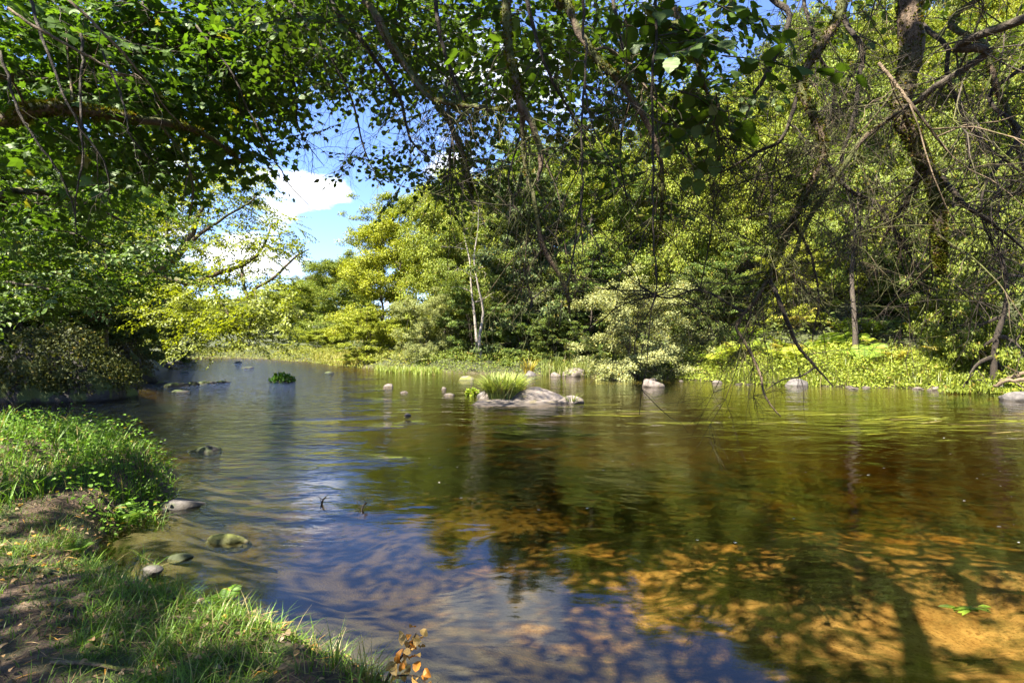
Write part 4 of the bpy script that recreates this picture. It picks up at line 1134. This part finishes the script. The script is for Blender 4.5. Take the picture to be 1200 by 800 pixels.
# short mossy sward over the trodden bank
n = 30000
x = rng.uniform(-5, .3, n); y = rng.uniform(1.0, 4.6, n); s, _ = river_sd(x, y)
k = (s > .05) & (rng.random(n) < np.clip((fbm(x * 1.2, y * 1.2, 4, 33) - .40) * 3.4, .05, 1))
x, y = x[k], y[k]; M = len(x)
mb = MB(); blades(mb, np.stack([x, y, ground(x, y)], 1), rng.uniform(.02, .07, M), rng.uniform(.003, .006, M), rng.random(M) * 2 * PI, rng.uniform(.3, 1.6, M))
g3 = link("grass", mb.mesh("grass", GRASS)); g3.color = (.075, .13, .015, 1); tag(g3, "short thin sward over the bare soil of the near bank", "grass", kind="stuff")
# dead leaves and straw
mb = MB(); M = 5200
x = rng.uniform(-5.2, .2, M); y = rng.uniform(.9, 4.8, M); s, _ = river_sd(x, y); k = (s > .04) & (rng.random(M) < .35 + .9 * (fbm(x * 1.4, y * 1.4, 3, 41)) ** 2); x, y = x[k], y[k]; M = len(x)
az = rng.random(M) * 2 * PI
scatter(mb, T_oval(.33, .14, .25), np.stack([x, y, ground(x, y) + .010 + .025 * rng.random(M)], 1), np.stack([np.cos(az), np.sin(az), rng.normal(0, .25, M)], 1), unit(np.stack([rng.normal(0, .45, M), rng.normal(0, .45, M), np.ones(M)], 1)), rng.uniform(.015, .045, M))
M = 7000
x = rng.uniform(-5.0, .1, M); y = rng.uniform(.9, 4.4, M); s, _ = river_sd(x, y); k = s > .05; x, y = x[k], y[k]; M = len(x); az = rng.random(M) * 2 * PI
scatter(mb, T_oval(.022, .01, .06), np.stack([x, y, ground(x, y) + .012], 1), np.stack([np.cos(az), np.sin(az), rng.normal(0, .12, M)], 1), np.tile([[0, 0, 1.0]], (M, 1)), rng.uniform(.03, .13, M))
tag(link("leaf_litter", mb.mesh("leaf_litter", LITTER)), "dry brown leaves and straw littering the near bank", "leaf litter", kind="stuff")

# far bank herbs: sunlit strip under the ferns
def herb_strip(name, label, n, x0, x1, s0, s1, hgt, size, col, seed, T=None, yel=None):
    r = np.random.default_rng(seed)
    m = n * 14
    X = r.uniform(x0, x1, m); Y = r.uniform(13, 62, m); s, sd = river_sd(X, Y)
    k = (s > s0) & (s < s1) & (sd == 0); X, Y, s = X[k][:n], Y[k][:n], s[k][:n]; M = len(X)
    hh = hgt * (.25 + 1.5 * fbm(X * 1.5, Y * 1.5, 4, seed) ** 1.3) * np.clip((s - s0) / .5, .25, 1)
    Z = ground(X, Y) + hh * r.random(M) ** .6
    az = r.random(M) * 2 * PI
    mb = MB(); scatter(mb, T or T_oval(.2, .05, .15), np.stack([X, Y, Z], 1), np.stack([np.cos(az), np.sin(az), r.normal(.5, .5, M)], 1), unit(np.stack([r.normal(0, .9, M), r.normal(-.4, .9, M), np.ones(M)], 1)), size * r.uniform(.6, 1.4, M))
    o = link(name, mb.mesh(name, LEAF)); o.color = col + (1,); tag(o, label, "herbs", kind="stuff")
    return o


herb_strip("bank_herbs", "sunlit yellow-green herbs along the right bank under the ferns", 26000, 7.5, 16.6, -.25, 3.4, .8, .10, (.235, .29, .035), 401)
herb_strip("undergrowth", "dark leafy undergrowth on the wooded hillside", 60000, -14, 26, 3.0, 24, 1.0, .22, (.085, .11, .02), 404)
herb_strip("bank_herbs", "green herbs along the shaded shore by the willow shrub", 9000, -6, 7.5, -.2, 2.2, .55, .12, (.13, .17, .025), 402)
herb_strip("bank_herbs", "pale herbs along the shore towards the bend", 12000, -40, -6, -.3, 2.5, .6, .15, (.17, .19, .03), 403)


def strip_grass(label, n, px0, px1, off, hgt, col, seed, per=10):
    r = np.random.default_rng(seed)
    px = r.uniform(px0, px1, n)
    py = np.interp(px, [330, 370, 440, 560, 640, 700, 800, 900, 1140], [420.5, 425, 432, 437, 439, 440.5, 443.5, 450.5, 455.5])
    d = F * H0 / (py - HZ) + r.uniform(off[0], off[1], n)
    x = (px - 600) / F * d
    z = np.maximum(ground(x, d), 0)
    mb = tufts(r, x, d, n, per, hgt * (.6 + .6 * r.random(n)), .03, .12, (.2, .9), z=z)
    o = link("grass", mb.mesh("grass", GRASS)); o.color = col + (1,); tag(o, label, "grass", kind="stuff")


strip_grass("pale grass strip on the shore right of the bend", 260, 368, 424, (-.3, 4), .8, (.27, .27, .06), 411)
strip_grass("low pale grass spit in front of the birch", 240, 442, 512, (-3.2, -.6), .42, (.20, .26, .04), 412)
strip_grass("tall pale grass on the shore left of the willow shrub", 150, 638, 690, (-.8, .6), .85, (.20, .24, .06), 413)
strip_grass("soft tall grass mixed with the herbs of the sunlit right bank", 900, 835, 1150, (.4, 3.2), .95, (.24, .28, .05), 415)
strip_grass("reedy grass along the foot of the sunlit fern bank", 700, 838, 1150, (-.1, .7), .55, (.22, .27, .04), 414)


# grass tuft of the islet, and other countable plants
def tuft_plant(name, px, py, w, h, label, col, n, seed, cat="plant", lean=(.1, .8), z=0.0, wd=.02, group=None):
    d = F * (H0 - z) / (py - HZ); x = (px - 600) / F * d; r = np.random.default_rng(seed)
    a = r.random(n) * 2 * PI; q = np.sqrt(r.random(n)) * w / 2 / F * d * .8
    mb = MB(); blades(mb, np.stack([q * np.cos(a), q * np.sin(a), np.zeros(n)], 1), h / F * d * r.uniform(.5, 1.15, n), wd * r.uniform(.6, 1.4, n), a + r.normal(0, .7, n), r.uniform(lean[0], lean[1], n), curve=.5)
    o = link(name, mb.mesh(name, GRASS), loc=(x, d, z)); o.color = col + (1,)
    return tag(o, label, cat, group)


tuft_plant("grass_tuft", 589, 466, 46, 30, "tall pale green grass tuft growing on the rocky islet", (.28, .35, .09), 1600, 501, z=.05, wd=.035, lean=(.1, 1.3))
tuft_plant("grass_tuft", 574, 465, 16, 12, "small bright green tuft at the left foot of the islet grass", (.20, .26, .03), 90, 502, z=.02)
def leaf_mound(name, px, py, w, h, label, col, n, seed, cat="plant", lf=.1, z=0.0):
    d = F * (H0 - z) / (py - HZ); x = (px - 600) / F * d; r = np.random.default_rng(seed); mb = MB()
    v = unit(r.normal(0, 1, (n, 3))); v[:, 2] = np.abs(v[:, 2]); q = v * (.45 + .55 * r.random((n, 1)) ** .5) * np.array([w / 2 / F * d, w / 2.6 / F * d, h / F * d])
    q *= (.75 + .5 * fbm(v[:, 0] * 2 + 5, v[:, 1] * 2 + 5, 2, seed))[:, None]
    scatter(mb, T_oval(.36), q, unit(v + r.normal(0, .6, (n, 3))), unit(v + r.normal(0, .5, (n, 3)) + np.array([0, 0, .6])), lf * r.uniform(.6, 1.3, n))
    o = link(name, mb.mesh(name, LEAF), loc=(x, d, z)); o.color = col + (1,)
    return tag(o, label, cat)


leaf_mound("water_plant", 553, 463, 14, 8, "little round green plant in the water left of the islet", (.24, .32, .03), 220, 503, lf=.08)
leaf_mound("water_plant", 331, 447, 26, 9, "dark green clump of water plant in midstream at left", (.06, .15, .015), 500, 504)
tuft_plant("grass_tuft", 670, 470, 18, 12, "green sprout on the low stone right of the islet", (.22, .26, .05), 30, 505, z=.08, lean=(.4, 1.4))
tuft_plant("yellow_plant", 620, 438, 14, 20, "yellow-leaved plant on the far shore behind the islet", (.34, .28, .04), 60, 506, z=.1, wd=.07)
for i, (px, py, h, lb) in enumerate(((393, 792, 75, "single tall grass shoot at the tip of the near bank"), (428, 800, 38, "straw coloured grass bunch beside the twig with dry leaves"), (15, 545, 46, "long arching grass at the left edge of the mound"), (65, 530, 32, "arching grass blades on the back of the mound"), (105, 525, 30, "long grass leaning over the dark inlet"))):
    tuft_plant("grass_tuft", px, py, 34 if i > 0 else 10, h, lb, [(.14, .22, .02), (.20, .185, .06), (.12, .2, .02), (.11, .19, .02), (.11, .2, .02)][i], [9, 34, 60, 50, 60][i], 520 + i, lean=(.4, 1.5) if i else (.1, .5), z=.3, wd=.008 if i < 2 else .014)


# ferns
def fern_mesh(seed, fronds=8, L=1.0, dens=20):
    r = np.random.default_rng(seed); mb = MB()
    for f in range(fronds):
        a = f * 2 * PI / fronds + r.uniform(-.3, .3); l = L * r.uniform(.75, 1.15)
        t = np.linspace(0, 1, dens)
        dist = l * (.62 * t ** 1.2); z = l * (1.2 * t - .72 * t ** 2.4)
        p = np.stack([np.cos(a) * dist, np.sin(a) * dist, z], 1)
        tube(mb, p, np.linspace(.006, .002, dens) * L, 4)
        ax = unit(np.gradient(p, axis=0)); sd = np.array([-math.sin(a), math.cos(a), 0])
        wd = l * .26 * np.sin(np.clip(t * 1.05 + .04, 0, 1) * PI) ** .7 + .012
        for sg in (1, -1):
            dr = unit(sg * sd[None] + ax * .35 + r.normal(0, .06, (dens, 3)) + np.array([0, 0, -.12]))
            nm = np.cross(ax, sd) * -1
            nm = np.where(nm[:, 2:3] < 0, -nm, nm)
            scatter(mb, T_oval(.085, .02, .12), p[3:], dr[3:], nm[3:], wd[3:])
    return mb


fm = fern_mesh(1).mesh("fern", LEAF); fm2 = fern_mesh(2, 8).mesh("fern", LEAF)
frng = random.Random(9)
for i in range(46):
    px = frng.uniform(835, 1150); s = frng.uniform(.9, 5.0)
    py = np.interp(px, [835, 900, 1140], [446, 450.5, 455.5]); d = F * H0 / (py - HZ) + s
    x = (px - 600) / F * d
    o = link("fern", fm if i % 2 else fm2, loc=(x, d, max(.1, gz(x, d)) + .1)); k = frng.uniform(.9, 1.7); o.scale = (k, k, k); o.rotation_euler = (frng.uniform(-.35, .35), frng.uniform(-.35, .35), frng.uniform(0, 6))
    o.color = frng.choice([(.27, .32, .03), (.22, .30, .03), (.17, .25, .03), (.33, .29, .05)]) + (1,)
    tag(o, "bracken fern on the sunlit right bank above the herbs", "fern", "ferns on the right bank")
for px, py, z, k, lb, zr in ((150, 585, .25, .34, "small green fern hanging over the bare earth of the mound", 0), (92, 628, .22, .22, "little fern frond plant at the foot of the grassy mound", 1), (262, 722, .3, .15, "young fern at the grassy edge of the near bank", 2)):
    d = F * (H0 - z) / (py - HZ); x = (px - 600) / F * d
    o = link("fern", fern_mesh(30 + zr, 6).mesh("fern", LEAF), loc=(x, d, gz(x, d))); o.scale = (k, k, k); o.color = (.07, .14, .015, 1); o.rotation_euler.z = zr
    tag(o, lb, "fern")

# ------------------------------------------------------------------ twigs, roots, floating bits
rng = np.random.default_rng(601)


def wood_thing(name, label, cat, pts, rads, bark, n=18, wob=.02, tw=0, twl=(.1, .3), group=None, sides=7):
    mb = MB(); pts = np.array(pts, float); b = pts[0].copy()
    path = wob_path(rng, pts - b, n, wob); tube(mb, path, interp(rads, n), sides, bump=.08, rng=rng)
    if tw: twigs(rng, mb, path, max(rads) * .7, tw, twl[0], twl[1], 1, 0, tmin=.2)
    return tag(link(name, mb.mesh(name, bark, True), loc=b), label, cat, group)


def onbank(px, py, z=.34, lift=.01):
    d = F * (H0 - z) / (py - HZ); x = (px - 600) / F * d
    return (x, d, gz(x, d) + lift)


wood_thing("root", "pale root snaking over the trodden bank at lower left", "root", [onbank(-20, 730), onbank(60, 716), onbank(110, 706), onbank(150, 690)], [.035, .03, .026, .01], BARK_DEAD)
wood_thing("root", "mossy curved root at the left edge of the bank", "root", [onbank(-20, 655), onbank(30, 640), onbank(48, 655), onbank(70, 668)], [.03, .024, .018, .008], BARK_MOSS)
wood_thing("fallen_stick", "long straight stick lying along the bottom of the near bank", "stick", [onbank(60, 792), onbank(180, 796), onbank(330, 790)], [.008, .007, .004], BARK_DEAD)
wood_thing("fallen_stick", "thin stick lying among grass right of the root", "stick", [onbank(120, 755), onbank(180, 735), onbank(260, 732)], [.007, .006, .003], BARK_DEAD)
for px, py, lb in ((376, 590, "small forked twig poking out of the smooth water"), (424, 597, "leafy twig tip poking out of the water right of the forked twig")):
    d = F * H0 / (py - HZ); x = (px - 600) / F * d
    wood_thing("twig", lb, "twig", [(x, d, -.05), (x + .01, d, .02), (x + .05, d, .07)], [.010, .010, .006], BARK_TWIG, 8, .01, 7, (.05, .12), "twigs poking out of the river")
# driftwood at the right edge
for i, q in enumerate(([(1165, 452, 15.4), (1190, 446, 15), (1230, 450, 14.6)], [(1172, 446, 15.6), (1195, 440, 15.2), (1225, 436, 15)])):
    wood_thing("driftwood", ["grey bent driftwood branch at the right edge of the bank", "upper driftwood branch above the bent one at the right edge"][i], "driftwood", PP(q), [.05, .06, .05], BARK_DEAD, 12, .1, 6, (.4, .9), "driftwood on the right bank")

# twig with dry orange leaves at the tip of the near bank
rng = np.random.default_rng(777)
b = np.array(onbank(446, 790, .3)); mb = MB()
o = link("dry_leaf_twig", None, loc=b); tag(o, "bent twig carrying dry orange and cream leaves over the water", "twig")
pth = spline([(0, 0, -.02), (.05, .05, .06), (.11, .08, .13), (.13, .10, .17)], 10); st = MB(); tube(st, pth, np.linspace(.006, .003, 10), 6)
pth2 = spline([(.05, .03, .03), (.15, .04, .02), (.2, .02, -.02)], 8); tube(st, pth2, np.linspace(.004, .002, 8), 5)
link("stem", st.mesh("stem", BARK_TWIG, True), o)
k = rng.integers(3, 10, 34); p = pth[k] + rng.normal(0, .02, (34, 3)); p = np.vstack([p, pth2[rng.integers(3, 8, 12)] + rng.normal(0, .012, (12, 3))])
scatter(mb, T_oval(.4, .16, .3), p, unit(rng.normal(0, 1, (46, 3)) + np.array([.3, 0, -.2])), unit(rng.normal(0, 1, (46, 3)) + np.array([0, -.4, .8])), rng.uniform(.03, .055, 46))
link("foliage", mb.mesh("foliage", AUTUMN), o)

# floating green sprig
d = F * H0 / (716 - HZ); x = (1135 - 600) / F * d; mb = MB(); n = 26
a = rng.normal(0, .5, n) + np.where(rng.random(n) < .5, 0, PI)
scatter(mb, T_lance(), np.stack([rng.normal(0, .03, n), rng.normal(0, .01, n), rng.uniform(.006, .02, n)], 1), np.stack([np.cos(a), np.sin(a) * .5, rng.normal(.05, .1, n)], 1), np.tile([[0, 0, 1.0]], (n, 1)) + rng.normal(0, .3, (n, 3)), rng.uniform(.05, .12, n))
o = link("floating_sprig", mb.mesh("floating_sprig", LEAF), loc=(x, d, .004)); o.color = (.22, .32, .03, 1); tag(o, "green leafy sprig floating on the water at lower right", "sprig")

# surface streaks, water crowfoot with the fern bank's reflection painted in, and foam flecks
mb = MB(); n = 320
px = rng.uniform(640, 1230, n); py = np.where(rng.random(n) < .7, rng.normal(489, 6, n), rng.normal(500, 14, n)); py = np.clip(py, 474, 540)
d = F * H0 / (py - HZ); X = (px - 600) / F * d
kk = fbm(X * .5, d * 1.6, 3, 77) > .52; X, d = X[kk], d[kk]; n = len(X)
az = rng.normal(.05, .18, n)
scatter(mb, T_oval(.02, 0, 0), np.stack([X, d, np.full(n, .006)], 1), np.stack([np.cos(az), np.sin(az), np.zeros(n)], 1), np.tile([[0, 0, 1.0]], (n, 1)), rng.uniform(.3, 1.1, n))
o = link("weed_reflection_streaks", mb.mesh("weed_reflection_streaks", GRASS)); o.color = (.22, .24, .03, 1); tag(o, "yellow-green weed trails on the water, fern bank reflection put into their colour", "water weed", kind="stuff")
mb = MB(); n = 90
px = rng.uniform(300, 1200, n); py = 440 + 160 * rng.random(n) ** 1.5 + np.where(px > 800, 40, 0); d = F * H0 / (py - HZ); X = (px - 600) / F * d; s, _ = river_sd(X, d); kk = s < -.5; X, d = X[kk], d[kk]; n = len(X)
az = rng.normal(.1, .4, n)
scatter(mb, T_oval(.25, 0, 0), np.stack([X, d, np.full(n, .007)], 1), np.stack([np.cos(az), np.sin(az), np.zeros(n)], 1), np.tile([[0, 0, 1.0]], (n, 1)), rng.uniform(.015, .045, n))
fm_, nt_, out_ = new_mat("foam"); bb = N(nt_, "BsdfDiffuse"); bb.inputs[0].default_value = (.4, .38, .32, 1); nt_.links.new(bb.outputs[0], out_.inputs[0])
tag(link("foam", mb.mesh("foam", fm_)), "tiny pale foam flecks drifting on the water", "foam", kind="stuff")

# ------------------------------------------------------------------ sky, sun, camera
SUN_EL, SUN_AZ = math.radians(55), math.radians(226)          # azimuth clockwise from +Y: from behind the left shoulder
sd = Vector((math.sin(SUN_AZ) * math.cos(SUN_EL), math.cos(SUN_AZ) * math.cos(SUN_EL), math.sin(SUN_EL)))
W = bpy.data.worlds.new("World"); S.world = W; W.use_nodes = True
nt = W.node_tree; nt.nodes.clear()
wo = nt.nodes.new("ShaderNodeOutputWorld"); bg = nt.nodes.new("ShaderNodeBackground")
sky = nt.nodes.new("ShaderNodeTexSky"); sky.sky_type = 'NISHITA'; sky.sun_disc = False
sky.sun_elevation = SUN_EL; sky.sun_rotation = SUN_AZ; sky.air_density = 1.0; sky.dust_density = .4; sky.ozone_density = 2.0
tc = nt.nodes.new("ShaderNodeTexCoord")
sp = nt.nodes.new("ShaderNodeSeparateXYZ"); nt.links.new(tc.outputs["Generated"], sp.inputs[0])


def blob(px, py, rad, amp):
    v = P(px, py, 1.0) - np.array([0, 0, H0]); v = v / np.linalg.norm(v)
    vm = nt.nodes.new("ShaderNodeVectorMath"); vm.operation = 'DISTANCE'
    mp = nt.nodes.new("ShaderNodeMapping"); mp.inputs["Scale"].default_value = (1, 1, 1.9); nt.links.new(tc.outputs["Generated"], mp.inputs[0])
    nt.links.new(mp.outputs[0], vm.inputs[0]); vm.inputs[1].default_value = (v[0], v[1], v[2] * 1.9)
    k = math_n(nt, 'DIVIDE', vm.outputs["Value"], rad)
    return math_n(nt, 'MULTIPLY', math_n(nt, 'SUBTRACT', 1.0, k, True), amp)


tot = None
for a in ((372, 228, .085, 1.0), (328, 252, .10, 1.1), (280, 300, .16, 1.0), (325, 318, .08, .8), (520, 190, .12, .8), (560, 60, .30, .7), (640, -140, .4, .7), (150, 260, .4, .7)):
    b_ = blob(*a); tot = b_ if tot is None else math_n(nt, 'MAXIMUM', tot, b_)
cn = nt.nodes.new("ShaderNodeTexNoise"); cn.inputs["Scale"].default_value = 7.5; cn.inputs["Detail"].default_value = 9; cn.inputs["Roughness"].default_value = .58
mpc = nt.nodes.new("ShaderNodeMapping"); mpc.inputs["Scale"].default_value = (1, 1, 2.2); nt.links.new(tc.outputs["Generated"], mpc.inputs[0]); nt.links.new(mpc.outputs[0], cn.inputs[0])
cf = math_n(nt, 'ADD', math_n(nt, 'MULTIPLY', tot, .62), math_n(nt, 'MULTIPLY', math_n(nt, 'SUBTRACT', cn.outputs[0], .5), 1.5))
cr_ = ramp(nt, cf, [(.24, (0, 0, 0)), (.46, (1, 1, 1))])
# whiter haze low on the horizon comes with the sky itself
skyc = mixc(nt, 1.0, sky.outputs[0], (.74, .82, 1.10), 'MULTIPLY')
col = mixc(nt, cr_.outputs[0], skyc, (6.2, 6.3, 6.5))
nt.links.new(col, bg.inputs[0]); bg.inputs[1].default_value = .074
nt.links.new(bg.outputs[0], wo.inputs[0])

L = bpy.data.lights.new("sun", 'SUN'); L.energy = 5.0; L.angle = math.radians(.55); L.color = (1.0, .93, .80)
so = bpy.data.objects.new("sun", L); C.objects.link(so); so.rotation_euler = sd.to_track_quat('Z', 'Y').to_euler()

cam = bpy.data.cameras.new("camera"); cam.lens = 18; cam.sensor_width = 36; cam.clip_end = 3000; cam.clip_start = .05
co = bpy.data.objects.new("camera", cam); C.objects.link(co); co.location = (0, 0, H0); co.rotation_euler = (math.radians(90), 0, 0)
S.camera = co

S.view_settings.view_transform = 'Standard'; S.view_settings.look = 'None'; S.view_settings.exposure = 2.4; S.view_settings.gamma = 1
S.cycles.max_bounces = 8; S.cycles.diffuse_bounces = 3; S.cycles.glossy_bounces = 3; S.cycles.transmission_bounces = 4; S.cycles.transparent_max_bounces = 8
S.cycles.caustics_reflective = False; S.cycles.caustics_refractive = False
S.cycles.sample_clamp_indirect = 8
